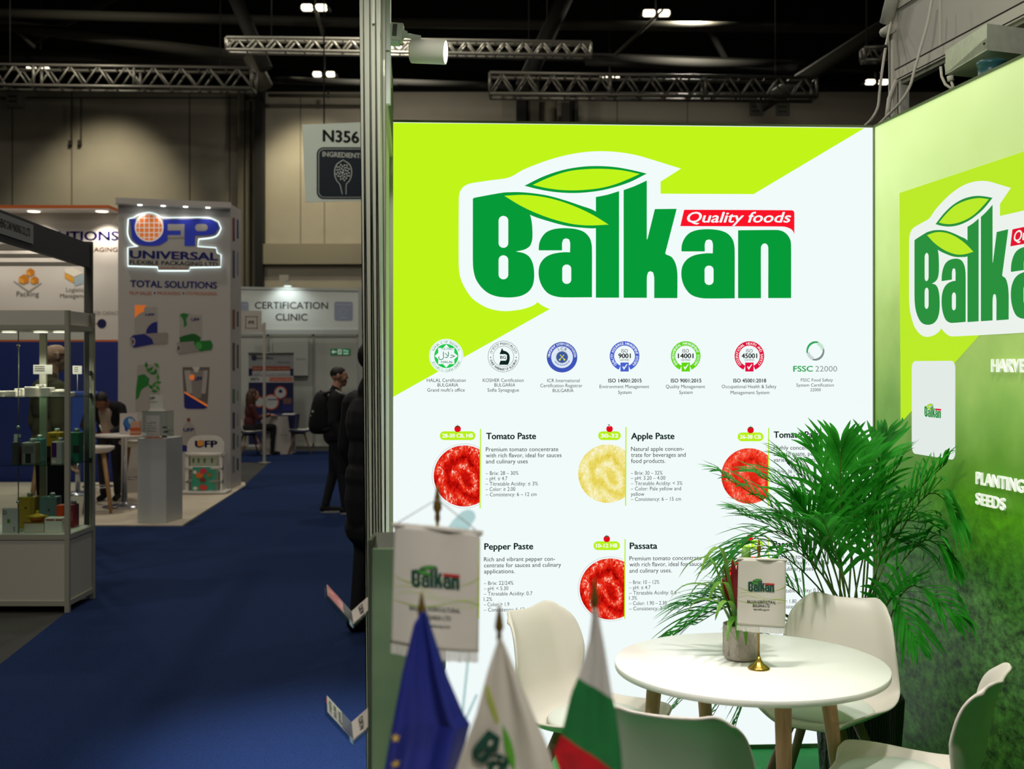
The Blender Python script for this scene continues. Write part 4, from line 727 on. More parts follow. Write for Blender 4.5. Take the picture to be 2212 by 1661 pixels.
def comp_marks(mb, fn):
    a = math.radians(40); s = 92/985
    def f2(x, y, off): X, Y_ = (x-627)*s, (y-600)*s; return fn(1058+X*math.cos(a)-Y_*math.sin(a), 1566+X*math.sin(a)+Y_*math.cos(a), .003+off*2)
    wh, gr, li = FLW, D('0d4534', .7), D('5aa82c', .7)
    mb.poly([f2(x, y, .0004) for x, y in LOGO_GREEN[0]], gr)
    for h in LOGO_HOLES[:2]: mb.poly([f2(x, y, .0012) for x, y in h], wh)
    mb.poly([f2(x, y, .0008) for x, y in LOGO_GREEN[3]], gr); mb.poly([f2(x, y, .0012) for x, y in LOGO_A_HOLE], wh)
    mb.poly([fn(x, y, .0014) for x, y in smooth([(1085, 1558), (1102, 1590), (1112, 1630), (1113, 1661), (1103, 1650), (1090, 1610)])], li)
    for i in range(10): 
        P = [cat([(1052, 1475, 0), (1060, 1510, 0), (1075, 1555, 0)], t/10) for t in (i, i+1)]; w = 3+4*math.sin(i/10*3); mb.add([fn(P[0].x-w, P[0].y), fn(P[0].x+w, P[0].y), fn(P[1].x+w, P[1].y), fn(P[1].x-w, P[1].y)], [(0, 1, 2, 3)], D('b5c25a', .7))
flag('off-white company flag with a tilted green letter between two flags', (1074, 1305), (1080, 1375), [(1077, 1375), (1055, 1440), (1028, 1540), (1005, 1600), (985, 1661)], [(1084, 1375), (1108, 1430), (1145, 1520), (1180, 1600), (1200, 1661), (1206, 1700)], 1.5,
     lambda x, y: FLW, comp_marks, (6.5, .011), 1.2, 1098)
BW, BG_, BR = D('cfccc2', .7), D('1f7a3c', .65), D('c8101e', .65)
def bulg(x, y):
    if y < 1462+(x-1250)*.56 or y < 1440: return BW
    return BG_ if y < 1588+(x-1215)*.62 else BR
flag('white, green and red striped small flag on the counter', (1284, 1252), (1284, 1312), [(1280, 1312), (1272, 1380), (1252, 1450), (1232, 1500), (1214, 1580), (1196, 1625), (1208, 1661), (1216, 1700)], [(1290, 1312), (1306, 1400), (1318, 1480), (1328, 1530), (1338, 1600), (1343, 1661), (1346, 1700)], 1.5, bulg, None, (5, .010), 2.1, 1286)
# clear acrylic leaflet stand on the counter
ac = thing('acrylic_stand', 'clear acrylic stand with a rounded corner behind the large pennant', 'stand'); AC = G('dfeeee', .03, 1.45, .35); mb = MB(); Ya = 1.94
pl_ = smooth([(955, 1165), (975, 1128), (1000, 1104), (1014, 1101), (1024, 1106), (1027, 1118), (1018, 1134), (1000, 1170)], 60); mb.prism([W(x, y, Ya) for x, y in pl_], [W(x, y, Ya+.005) for x, y in pl_], AC); mb.build('plate', ac)
for a_, b_ in (((1012, 1415), (994, 1590)), ((1030, 1500), (985, 1600))): mb = MB(); mb.tube([W(*a_, Ya), W(*b_, Ya-.01)], .0022, AC, 8); mb.build('rod', ac)
mb = MB(); mb.box((gx(900, Ya), Ya-.06, CT+.0005), (gx(1020, Ya), Ya+.015, CT+.006), AC); mb.tube([W(1012, 1415, Ya), W(1000, 1165, Ya)], .0022, AC, 8); mb.build('foot_plate', ac); rebase(ac, (gx(960, Ya), Ya, CT))
# ================================================================= BROCHURE RACK AT THE POST
Yr = 2.75; rk = thing('brochure_rack', 'grey-green brochure rack standing in front of the aluminium post', 'brochure rack'); RG = ramp_mat('rack_print', 'noise', [(.3, '5d7a58'), (.6, '7c9472'), (.8, '93a088')], 3, 5, .3, rough=.6)
mb = MB(); xl, xr = gx(797, Yr), gx(958, Yr); zr = gz(1185, Yr); mb.box((xl, Yr, .012), (xr, Yr+.02, zr), RG); o = mb.build('back_panel', rk); bevel(o, .003)
mb = MB(); mb.prism([(xl+.002, Yr+.02, zr-.3), (xr, Yr+.02, zr-.3), (xr, Yr+.10, zr-.3), (xl+.002, Yr+.10, zr-.3)], [(xl+.004, Yr+.02, zr+.0), (xr, Yr+.02, zr+.0), (xr, Yr+.10, gz(1147, Yr+.1)), (xl+.004, Yr+.10, gz(1150, Yr+.1))], D('6f6f66', .7)); mb.build('header_roll', rk)
mb = MB(); mb.box((xl-.002, Yr-.003, .012), (xl+.006, Yr+.1, zr+.02), D('4d5346', .5, .3)); mb.build('edge_profile', rk)
PAP = D('d9d6cf', .6); ACB = G('e8f2f2', .04, 1.2, .2); redpr = ramp_mat('mirrored_leaflet_print', 'noise', [(.3, 'b80f0c'), (.55, 'e0302a'), (.7, 'f6b9a8')], 38, 4, .6, rough=.4)
rackrods = []
def holder(ytop, red):
    """V-shaped pocket fixed to the rack's aisle side: fold line at the bottom, one wing up to the rack, one out to the aisle"""
    b0, lf, rt = (766, ytop+92), (706, ytop+26), (800, ytop+62); Y0, Y1 = Yr+.02, Yr+.17
    mb = MB()
    for (p, q) in ((b0, lf), (b0, rt)):
        v = [W(p[0]-2, p[1]+4, Y0), W(q[0]-2, q[1]+4, Y0), W(q[0]-2, q[1]+4, Y0)+Vector((-.025, Y1-Y0, 0)), W(p[0]-2, p[1]+4, Y0)+Vector((-.025, Y1-Y0, 0))]; n = (v[1]-v[0]).cross(v[3]-v[0]).normalized()*.0025
        mb.prism(v, [a+n for a in v], ACB)
    mb.build('acrylic_pocket', rk)
    root = thing('brochure', ('upper brochure with a red tomato picture in the rack pocket' if red else 'lower brochure with black slogan lettering in the rack pocket'), 'brochure', group='brochures in the side pockets')
    def pg(p, q, t, s, off):  # t along the page, s in depth
        a = Vector(p).lerp(Vector(q), t); P = W(a.x, a.y, Y0)+Vector((-.025*(.04+.92*s), (Y1-Y0)*(.04+.92*s), 0)); nrm = Vector((-(q[1]-p[1]), 0, -(q[0]-p[0]))).normalized(); nrm = nrm if nrm.z > 0 else -nrm; return P+nrm*off
    mb = MB(); mb.add([pg(b0, lf, t, s, .002) for t, s in ((.02, 0), (1, 0), (1, 1), (.02, 1))], [(0, 1, 2, 3)], PAP); mb.add([pg(b0, rt, t, s, .004) for t, s in ((.02, 0), (1.25, 0), (1.25, 1), (.02, 1))], [(0, 1, 2, 3)], PAP); mb.add([pg(b0, rt, t, s, .007) for t, s in ((.02, 0), (1.25, 0), (1.25, 1), (.02, 1))], [(0, 1, 2, 3)], D('b9b2a6')); mb.build('pages', root)
    mb = MB()  # outer wing: the page's reflection in the acrylic, drawn as print
    if red: mb.add([pg(b0, lf, t, s, .003) for t, s in ((.42, .03), (.98, .03), (.98, .97), (.42, .97))], [(0, 1, 2, 3)], redpr); mb.add([pg(b0, lf, t, s, .003) for t, s in ((.02, .03), (.40, .03), (.40, .97), (.02, .97))], [(0, 1, 2, 3)], D('3a3d40'))
    else:
        mb.add([pg(b0, lf, t, s, .003) for t, s in ((.02, .03), (.45, .03), (.45, .97), (.02, .97))], [(0, 1, 2, 3)], D('4a5470'))
        for i, tt in enumerate(('to every and', 'are late', 'finest')):
            v, f, a, bb = text_mesh(tt, .02); mb.add([pg(b0, lf, .94-(y*.2+.17*i), .1+(x-a)/(bb-a)*.7, .0035) for x, y in v], f, D('20242a'))
    v, f, a, bb = text_mesh('WORLD', .04); mb.add([pg(b0, rt, .5+y*.38, .1+(x-a)/(bb-a)*.75, .0075) for x, y in v], f, D('1e1f1e'))
    mb.build('printed_face', root); rebase(root, W(b0[0], b0[1], Y0))
holder(1262, True); holder(1514, False); rebase(rk, (xl, Yr, Pz))
# ================================================================= PALM
pc_ = Vector((1.40, 4.78, Pz)); pm_ = thing('potted_palm', 'large feathery green palm in a dark basket pot in the corner', 'palm plant', pc_)
wk = ramp_mat('dark_wicker', 'wave', [(.3, '15130f'), (.7, '3a352c')], 26, 2, 3, rough=.7, bump=.8); mb = MB(); mb.lathe([(.14, 0), (.15, .01), (.172, .3), (.176, .37), (.17, .385), (.158, .385), (.15, .36), (.0001, .34)], wk, (0, 0, 0), 48); mb.build('basket_pot', pm_)
mb = MB(); mb.lathe([(.154, .375), (.157, .392), (.147, .396), (.14, .37), (.138, .33)], D('20242a', .3), (0, 0, 0), 48); mb.build('liner', pm_)
mb = MB(); mb.lathe([(.138, .34), (.06, .35), (.0001, .352)], D('241d16', .9, 0, 0, .4, 120)); mb.build('soil', pm_)
PLM = leaf_mat('palm_leaf', '1c8418', '44b43a', .6); STM = leaf_mat('palm_stem', '3a6a1c', '6b8a3a', .1)
fr = [ # tip column, tip row, depth shift of the tip, column and row where it bends, leaf length
 (1565, 1030, -.1, 1715, 1135, .27), (1600, 1110, .1, 1720, 1170, .25), (1575, 1200, -.15, 1690, 1150, .26), (1550, 1260, .0, 1660, 1185, .24), (1640, 1030, .15, 1745, 1090, .27), (1700, 1000, -.05, 1775, 1085, .27), (1760, 985, .1, 1795, 1070, .28), (1815, 970, -.1, 1815, 1060, .27),
 (1870, 985, .05, 1850, 1075, .27), (1915, 950, .12, 1885, 1050, .27), (1945, 1000, -.1, 1890, 1090, .26), (2050, 1000, -.25, 1960, 1090, .27), (2110, 1120, -.35, 2000, 1070, .28), (2080, 1210, -.3, 1990, 1170, .25), (2000, 1130, -.2, 1930, 1140, .26), (2060, 1330, -.4, 1970, 1265, .25), (1975, 1385, -.3, 1930, 1290, .2), (1970, 1180, -.1, 1900, 1165, .26),
 (1640, 1240, -.25, 1720, 1190, .25), (1600, 1330, .1, 1690, 1260, .22), (1480, 1310, .05, 1600, 1290, .25), (1450, 1375, -.05, 1580, 1310, .24), (1500, 1350, .12, 1620, 1300, .24), (1780, 1130, -.3, 1800, 1180, .26), (1720, 1080, -.2, 1770, 1150, .27),
 (1455, 1530, .05, 1600, 1400, .2), (1590, 1560, -.0, 1660, 1420, .2), (1540, 1545, .1, 1640, 1400, .2), (1840, 1060, .2, 1830, 1130, .26), (1950, 1080, .1, 1890, 1130, .26), (1680, 1120, .2, 1760, 1160, .25)]
random.seed(11)
for (tx_, ty_, dy, bx, by, ll) in fr:
    base = pc_+Vector((random.uniform(-.07, .05), random.uniform(-.07, .05), .34)); T = W(tx_, ty_, min(5.1, 4.80+dy)); Bn = W(bx, by, min(5.1, 4.79+dy*.5)); low = base.lerp(Bn, .5)+Vector((-.02*(1 if tx_ < 1830 else -1), 0, .06)); low.x = base.x+(low.x-base.x)*.55
    lim = lambda p: Vector((min(p.x, 1.60-.0+(5.315-p.y)*.115-.02), min(p.y, 5.13), p.z))
    ctrl = [base-pc_, lim(low)-pc_, lim(Bn)-pc_, lim(T)-pc_]; mb = MB(); pts = [cat(ctrl, t/16) for t in range(17)]; mb.tube(pts, [.0055*(1-.75*i/16) for i in range(17)], STM, 6)
    for sd in (-1, 1):
        nl = 14
        for i in range(nl):
            t = .50+.50*i/(nl-1); p = cat(ctrl, t); d = (cat(ctrl, min(1, t+.03))-cat(ctrl, max(0, t-.03))).normalized(); side = d.cross(Vector((0, 0, 1))); side = side.normalized() if side.length > .05 else Vector((1, 0, 0)); up = side.cross(d)
            q = (t-.50)/.50; l = ll*1.1*(.62+.5*math.sin(math.pi*min(1, q*.75+.2)))*(1-.4*q)*random.uniform(.85, 1.15); out = (side*sd*(1.0-.55*q)+d*(.75+.7*q)+up*random.uniform(.05, .4)).normalized()
            dr = random.uniform(.18, .5); P = [p, p+out*l*.35+Vector((0, 0, .01)), p+out*l*.7-Vector((0, 0, dr*l*.16)), p+out*l-Vector((0, 0, dr*l*.55))]; P = [p]+[lim(x+pc_)-pc_ for x in P[1:]]
            blade(mb, P, 0.0092*random.uniform(.75, 1.1), PLM, up if up.length > .1 else Vector((0, 0, 1)), .25, 6, .05, .55)
    mb.build('frond', pm_)
# ================================================================= PEOPLE
SKIN = D('b98a70', .55); SKIN2 = D('7a4e38', .55); HAIRD = D('1b1512', .6, 0, 0, .3, 80); HAIRB = D('4a3020', .6, 0, 0, .3, 60); BLK = D('121215', .85); BLK2 = D('1a1b1f', .8); LIPS = D('9a6152', .5); EYEW = D('b5aea6', .4); EYED = D('1a1411', .3)
def capsule(p0, r0, p1, r1, m, sc=(1, 1)): return ('c', Vector(p0), r0, Vector(p1), r1, m)
def ell(c, r, m): return ('e', Vector(c), r, m)
def body_mesh(root, prims, voxel=.008):
    mb = MB(); mats = []
    for p in prims:
        if p[0] == 'c':
            _, a, ra, b, rb, m = p; d = b-a; L_ = d.length; d = d.normalized() if L_ > 1e-6 else Vector((0, 0, 1)); prof = [(ra*math.sin(t), -ra*math.cos(t)) for t in (.02, .5, 1, 1.57)]+[(rb*math.cos(t), L_+rb*math.sin(t)) for t in (0, .5, 1, 1.55)]
            mb.lathe(prof, m, a, 14, d)
        else: mb.ball(p[1], p[2], p[3], 16)
        if p[-1] not in mats: mats.append(p[-1])
    o = mb.build('body', None, True); rm = o.modifiers.new('r', 'REMESH'); rm.mode = 'VOXEL'; rm.voxel_size = voxel; rm.use_smooth_shade = True; sm = o.modifiers.new('s', 'SMOOTH'); sm.factor = .5; sm.iterations = 3
    dg = bpy.context.evaluated_depsgraph_get(); me = bpy.data.meshes.new_from_object(o.evaluated_get(dg)); bpy.data.objects.remove(o)
    me.materials.clear(); [me.materials.append(m) for m in mats]
    idx = []
    for f in me.polygons:
        c = f.center; best = (9, 0)
        for p in prims:
            if p[0] == 'c':
                a, ra, b, rb = p[1:5]; d = b-a; t = max(0, min(1, (c-a).dot(d)/max(1e-9, d.length_squared))); q = (c-a-d*t).length-(ra+(rb-ra)*t)
            else: e = c-p[1]; k = math.sqrt(sum((e[i]/p[2][i])**2 for i in range(3))); q = (k-1)*min(p[2])
            if q < best[0]: best = (q, mats.index(p[-1]))
        idx.append(best[1])
    me.polygons.foreach_set('material_index', idx); me.polygons.foreach_set('use_smooth', [True]*len(idx)); b = bpy.data.objects.new('body', me); COL.objects.link(b); b.parent = root; return b
def hand(w, d, side, m, n=None):
    """palm, four curled fingers and a thumb; w = wrist, d = pointing direction, side = thumb direction"""
    w, d, side = Vector(w), Vector(d).normalized(), Vector(side).normalized(); n = n or d.cross(side).normalized(); out = [capsule(w, .027, w+d*.05, .03, m), capsule(w+d*.05+side*.018, .02, w+d*.085+side*.02, .015, m), capsule(w+d*.05-side*.018, .02, w+d*.08-side*.022, .014, m)]
    for i, l in enumerate((.072, .082, .076, .058)):
        b = w+d*.085+side*(.026-.0175*i); k = b+d*l*.55+n*.006; out += [capsule(b, .0095, k, .009, m), capsule(k, .009, k+d*l*.4+n*.024, .0075, m)]
    t = w+d*.025+side*.03; out += [capsule(t, .013, t+d*.03+side*.025, .0105, m), capsule(t+d*.03+side*.025, .0105, t+d*.06+side*.026+n*.01, .0085, m)]; return out
def head(c, m, fwd=Vector((0, 1, 0)), up=Vector((0, 0, 1)), beard=None):
    c, fwd, up = Vector(c), Vector(fwd).normalized(), Vector(up).normalized(); r = fwd.cross(up)
    q = lambda x, y, z: c+r*x+fwd*y+up*z
    out = [capsule(q(0, -.022, .012), .077, q(0, .02, .02), .075, m), capsule(q(0, .03, -.045), .062, q(0, .052, -.088), .038, beard or m), capsule(q(0, .086, .02), .011, q(0, .104, -.024), .0125, m), capsule(q(-.03, .078, .03), .016, q(.03, .078, .03), .016, m), capsule(q(-.018, .088, -.06), .012, q(.018, .088, -.06), .012, LIPS)]
    for s in (-1, 1): out += [capsule(q(s*.077, -.008, .015), .016, q(s*.08, -.004, -.022), .011, m), capsule(q(s*.038, .062, -.02), .025, q(s*.034, .058, -.035), .025, m)]
    return out
def face_bits(root, c, fwd=Vector((0, 1, 0)), up=Vector((0, 0, 1))):
    c, fwd, up = Vector(c), Vector(fwd).normalized(), Vector(up).normalized(); r = fwd.cross(up)
    for s in (-1, 1): mb = MB(); p = c+r*s*.031+fwd*.081+up*.008; mb.ball(p, .0095, EYEW, 10); mb.ball(p+fwd*.0055, .0055, EYED, 8); mb.build('eye', root)
def hair(root, c, m, shift=(-.014, .022), rad=(.081, .099, .092), fwd=Vector((0, 1, 0)), up=Vector((0, 0, 1))):
    c, fwd, up = Vector(c), Vector(fwd).normalized(), Vector(up).normalized(); r = fwd.cross(up); mb = MB(); mb.ball((0, 0, 0), rad, m, 22); o = mb.build('hair', root)
    o.matrix_local = Matrix.Translation(c+fwd*shift[0]+up*shift[1]) @ Matrix((r, fwd, up)).transposed().to_4x4(); return o
def standing(jm, tm, sm, skin, lean=0, h=1.0, stride=.0, armf=.06, beard=None, bulk=1.0):
    P = head((0, .03, 1.635), skin, beard=beard); P += [capsule((0, -.005, 1.44), .06, (0, .012, 1.55), .054, skin), capsule((0, -.02, 1.44), .07, (0, -.012, 1.475), .066, jm)]
    P += [capsule((-.155, -.015, 1.375), .07*bulk, (.155, -.015, 1.375), .07*bulk, jm), ell((0, -.005, 1.25), (.19*bulk, .125*bulk, .2), jm), ell((0, .0, 1.06), (.17*bulk, .12*bulk, .2), jm), ell((0, -.01, .93), (.178*bulk, .128*bulk, .14), jm)]
    for s in (-1, 1):
        f = stride*s
        P += [capsule((s*.085, -.005, .9), .092, (s*.092, f*.4+.015, .50), .066, tm), capsule((s*.092, f*.4+.015, .5), .064, (s*.094, f-.015, .1), .048, tm), capsule((s*.094, f-.04, .05), .045, (s*.1, f+.15, .035), .035, sm), capsule((s*.094, f-.05, .022), .022, (s*.1, f+.16, .02), .02, sm)]
        P += [capsule((s*.2, -.015, 1.37), .062*bulk, (s*.245, -.035, 1.1), .052*bulk, jm), capsule((s*.245, -.035, 1.1), .05*bulk, (s*.25, armf, .88), .038*bulk, jm)]
        P += hand((s*.25, armf+.005, .87), (0, .15, -1), (-s*.25, 1, 0), skin)
    return P
# man with the backpack
Yb1 = 13.76; per = thing('person', 'short-haired man in a dark jacket standing in profile on the aisle with a backpack', 'person')
WSOLE = D('9b9a92', .6); body_mesh(per, standing(BLK, BLK2, BLK, SKIN, stride=.12, beard=D('8f6650', .6), bulk=1.18)); face_bits(per, (0, .03, 1.635)); hair(per, (0, .03, 1.635), HAIRD, (-.012, .034), (.081, .098, .08))
mb = MB(); mb.tube([(-.085, .02, 1.455), (-.09, .085, 1.40), (-.05, .13, 1.27), (0, .14, 1.2)], .009, D('c9c8c2'), 6); mb.tube([(.085, .02, 1.455), (.09, .085, 1.40), (.05, .13, 1.27), (0, .14, 1.2)], .009, D('c9c8c2'), 6); mb.tube([(-.085, .02, 1.455), (0, -.075, 1.50), (.085, .02, 1.455)], .009, D('c9c8c2'), 6); mb.build('lanyard', per)
for s in (-1, 1): mb = MB(); f = .12*s; mb.prism([(s*.097+x, f+.055+y, .0) for x, y in circ(0, 0, .047, .128, 20)], [(s*.097+x, f+.055+y, .024) for x, y in circ(0, 0, .047, .128, 20)], WSOLE); mb.build('shoe_sole', per)
def put(o, px, Y, fx, fy, z=.006, s=1): o.location = (gx(px, Y), Y, z); o.rotation_euler = (0, 0, math.atan2(fy, fx)-math.pi/2); o.scale = (s,)*3
put(per, 727, Yb1, 1, .12, .006, .975)
bk = thing('backpack', 'black rounded backpack worn by the man in the aisle', 'backpack'); mb = MB()
def bag(u, v):
    a, b = 2*math.pi*u, math.pi*(v-.5); e = .62; c = lambda t: math.copysign(abs(math.cos(t))**e, math.cos(t)); s = lambda t: math.copysign(abs(math.sin(t))**e, math.sin(t))
    z = s(b); return Vector((.155*c(b)*c(a), -.175+.125*c(b)*s(a)*(1-.28*z)-.03*(1-z)*.4, 1.20+.255*z))
mb.grid(bag, 28, 20, BLK); mb.build('bag_body', bk); mb = MB(); mb.tube([(-.04, -.15, 1.40), (-.03, -.19, 1.46), (.03, -.19, 1.46), (.04, -.15, 1.40)], .012, BLK2, 8); mb.build('carry_handle', bk)
for s in (-1, 1): mb = MB(); mb.tube([(s*.11, -.15, 1.42), (s*.125, -.04, 1.462), (s*.13, .09, 1.40), (s*.135, .125, 1.25), (s*.15, .06, 1.06), (s*.15, -.15, 1.0)], .017, D('24242a', .8), 8); mb.build('shoulder_strap', bk)
mb = MB(); mb.box((.158, -.285, 1.21), (.166, -.262, 1.235), D('b8b8b4')); mb.box((.15, -.30, 1.165), (.166, -.29, 1.18), D('b8b8b4')); mb.build('reflective_tab', bk); put(bk, 727, Yb1, 1, .12, .006, .975)
# man half hidden by the post
per = thing('person', 'tall person in a long black coat, half hidden behind the aluminium post', 'person'); P = standing(BLK, BLK2, D('0c0c0d', .25), SKIN, bulk=1.08, stride=.03)
P += [ell((0, 0, .8), (.2, .15, .3), BLK), capsule((-.09, 0, .62), .12, (.09, 0, .62), .12, BLK)]; body_mesh(per, P); hair(per, (0, .03, 1.635), HAIRD, (-.02, .02), (.082, .098, .095)); face_bits(per, (0, .03, 1.635)); put(per, 803, 7.6, .8, .6, .006, 1.075)
# bald man behind the display cabinet
OLV = D('5a573f', .85); per = thing('person', 'bald man in an olive jacket and glasses behind the glass display cabinet', 'person'); P = standing(OLV, BLK, BLK, D('c09a80', .5), bulk=1.15, stride=.06); body_mesh(per, P); face_bits(per, (0, .03, 1.635))
mb = MB()
for s in (-1, 1): mb.tube([(s*.03+.026*math.cos(t*.7), .122, 1.643+.02*math.sin(t*.7)) for t in range(10)], .003, BLK, 6); mb.tube([(s*.056, .12, 1.645), (s*.085, .03, 1.655), (s*.085, -.01, 1.65)], .003, BLK, 6)
mb.build('glasses', per); put(per, 110, 10.4, .75, .66, .006, 1.10)
# man writing at the high table
per = thing('person', 'dark-haired man in a black suit leaning over the high table to write', 'person'); sk_ = SKIN2; SH = D('b8a594', .7)
hc, hf, hu = Vector((0, .40, 1.30)), Vector((0, .55, -.83)), Vector((0, .83, .55)); P = head(hc, sk_, hf, hu)
P += [capsule((0, .25, 1.24), .058, (0, .34, 1.28), .055, sk_), capsule((-.15, .19, 1.22), .075, (.15, .19, 1.22), .075, BLK), ell((0, .12, 1.12), (.19, .125, .17), BLK), ell((0, .04, .98), (.17, .12, .16), BLK), ell((0, 0, .88), (.175, .125, .13), BLK2), capsule((0, .22, 1.16), .085, (0, .12, .95), .085, SH)]
for s in (-1, 1):
    P += [capsule((s*.085, 0, .88), .09, (s*.09, .03, .48), .064, BLK2), capsule((s*.09, .03, .48), .06, (s*.09, -.01, .1), .046, BLK2), capsule((s*.09, -.03, .05), .043, (s*.1, .16, .035), .034, BLK)]
    P += [capsule((s*.19, .19, 1.21), .064, (s*.26, .26, .98), .052, BLK), capsule((s*.26, .26, .98), .05, (s*.13, .46, .905), .036, BLK)]+hand((s*.125, .465, .902), (-s*.5, .85, 0), (-s*.8, -.45, .2), sk_, Vector((0, 0, -1)))
body_mesh(per, P); face_bits(per, hc, hf, hu); hair(per, hc, HAIRD, (-.02, .024), (.083, .097, .092), hf, hu); put(per, 238, 14.98, .06, -1, .022, .97)
mb = MB(); mb.tube([(gx(219, 14.4), 14.42, .92), (gx(215, 14.4), 14.40, 1.0)], .006, D('e8e6e0'), 8); tag(mb.build('pen'), 'white pen held by the man writing at the high table', 'pen')
# seated woman at the clinic desk
MAR = D('4a1c20', .85); per = thing('person', 'woman with long brown hair in a maroon top sitting at the clinic desk', 'person'); hc = Vector((0, .06, 1.16)); P = head(hc, SKIN)
P += [capsule((0, 0, .98), .05, (0, .03, 1.08), .046, SKIN), capsule((-.13, -.01, .93), .058, (.13, -.01, .93), .058, MAR), ell((0, 0, .82), (.155, .11, .17), MAR), ell((0, -.01, .64), (.15, .115, .15), MAR), ell((0, 0, .53), (.17, .15, .1), BLK)]
for s in (-1, 1):
    P += [capsule((s*.085, .02, .53), .085, (s*.1, .42, .53), .062, BLK), capsule((s*.1, .42, .53), .058, (s*.1, .40, .1), .04, BLK), capsule((s*.1, .38, .05), .035, (s*.1, .53, .03), .028, BLK2)]
    P += [capsule((s*.17, -.01, .92), .05, (s*.22, .08, .70), .042, MAR), capsule((s*.22, .08, .70), .04, (s*.13, .34, .76), .03, MAR)]+hand((s*.13, .345, .76), (-s*.2, 1, 0), (-s*1, -.2, .1), SKIN, Vector((0, 0, -1)))
body_mesh(per, P); face_bits(per, hc); mb = MB(); mb.ball((hc.x, hc.y-.02, hc.z+.025), (.088, .1, .095), HAIRB, 20); mb.lathe([(.03, 0), (.085, .05), (.1, .18), (.092, .3), (.06, .36)], HAIRB, (0, hc.y-.055, hc.z-.30), 20); mb.build('hair', per); put(per, 541, 22.75, .9, .44, .006, 1.0)
# ================================================================= GLASS DISPLAY CABINET
Yc = 8.23; cab = thing('display_cabinet', 'aluminium and glass display cabinet with lit white tins, beside the blue aisle', 'display cabinet'); CAL = D('c2c0ac', .4, .35); CPW = D('c9c4b4', .6)
X0, X1, Ye = gx(-160, Yc), gx(149, Yc), 8.75; zp = gz(1160, Yc); zl = gz(1297, Yc); ztop = gz(670, Yc); zg = gz(716, Yc)
def bx(parent, name, lo, hi, m, bev=0): mb = MB(); mb.box(lo, hi, m); o = mb.build(name, parent); return bevel(o, bev) if bev else o
w = .032
for (x, y) in ((X1-w, Yc), (X1-w, Ye-w), (X0, Yc), (X0, Ye-w)): bx(cab, 'upright', (x, y, 0), (x+w, y+w, ztop), CAL)
for z in (.05, zp-.02, zg+.012):
    mb = MB(); mb.box((X0+w, Yc+.004, z), (X1-w, Yc+w-.004, z+.035), CAL); mb.box((X0+w, Ye-w+.004, z), (X1-w, Ye-.004, z+.035), CAL)
    for x in (X0, X1-w): mb.box((x+.004, Yc+w-.004, z), (x+w-.004, Ye-w+.004, z+.035), CAL)
    mb.build('rail', cab)
mb = MB(); mb.box((X0+w, Yc+.012, .085), (X1-w, Yc+.02, zp-.02), CPW); mb.box((X0+w, Ye-.02, .085), (X1-w, Ye-.012, zp-.02), CPW)
for x in (X0+.012, X1-.02): mb.box((x, Yc+w, .085), (x+.008, Ye-w, zp-.02), CPW)
mb.build('lower_panel', cab); bx(cab, 'base_shelf', (X0+.02, Yc+.02, zp-.005), (X1-.02, Ye-.02, zp+.016), D('d9d5c8', .5))
bx(cab, 'header_box', (X0+w, Yc+.006, zg+.01), (X1-w, Ye-.006, ztop), D('d6d2c4', .6)); CG = G('f0f6f4', .02, 1.12, .05); mb = MB(); mb.box((X0+w, Yc+.014, zp+.015), (X1-w, Yc+.018, zg+.01), CG); mb.box((X1-.02, Yc+w, zp+.015), (X1-.016, Ye-w, zg+.01), CG); mb.build('glass_pane', cab)
zs1, zs2 = gz(856, Yc+.25), gz(1001, Yc+.2); SHG = G('d2ead8', .05, 1.5, .3)
for z in (zs1, zs2): bx(cab, 'glass_shelf', (X0+w, Yc+.05, z-.008), (X1-w, Ye-.05, z), SHG)
mb = MB(); mb.box((gx(28, Yc)-.0, Ye-.06, zp), (gx(40, Yc)+.01, Ye-.035, zg), CAL); mb.build('back_mullion', cab)
mb = MB(); mb.tube([(gx(32, Yc), Yc+.06, zp), (gx(32, Yc), Yc+.06, zg)], .004, D('8a887c', .3, .8), 8); [mb.ball((gx(32, Yc), Yc+.055, gz(y, Yc)), .014, D('d8d8d0', .2, .8), 10) for y in (924, 1086, 748)]; mb.build('door_rod', cab)
for y in (853, 992, 805): mb = MB(); mb.box((X1-.03, Ye-.06, gz(y+6, Ye)), (X1-.012, Ye-.03, gz(y-4, Ye)), GAP); mb.build('hinge', cab)
for (px, py) in ((88, 717), (130, 723), (20, 716)):
    c = Vector((gx(px, Yc+.25), Yc+.25, zg+.008)); mb = MB(); mb.lathe([(.05, -.006), (.045, -.008), (.0001, -.008)], E('fff3d8', 3.5), c, 20); mb.build('downlight', cab); lamp('SPOT', 'cabinet_downlight', c-Vector((0, 0, .012)), c-Vector((0, 0, 1)), 9, (1, .93, .8), .03, 120)
rebase(cab, (X1, Yc, 0))
WT = D('efe9da', .5)
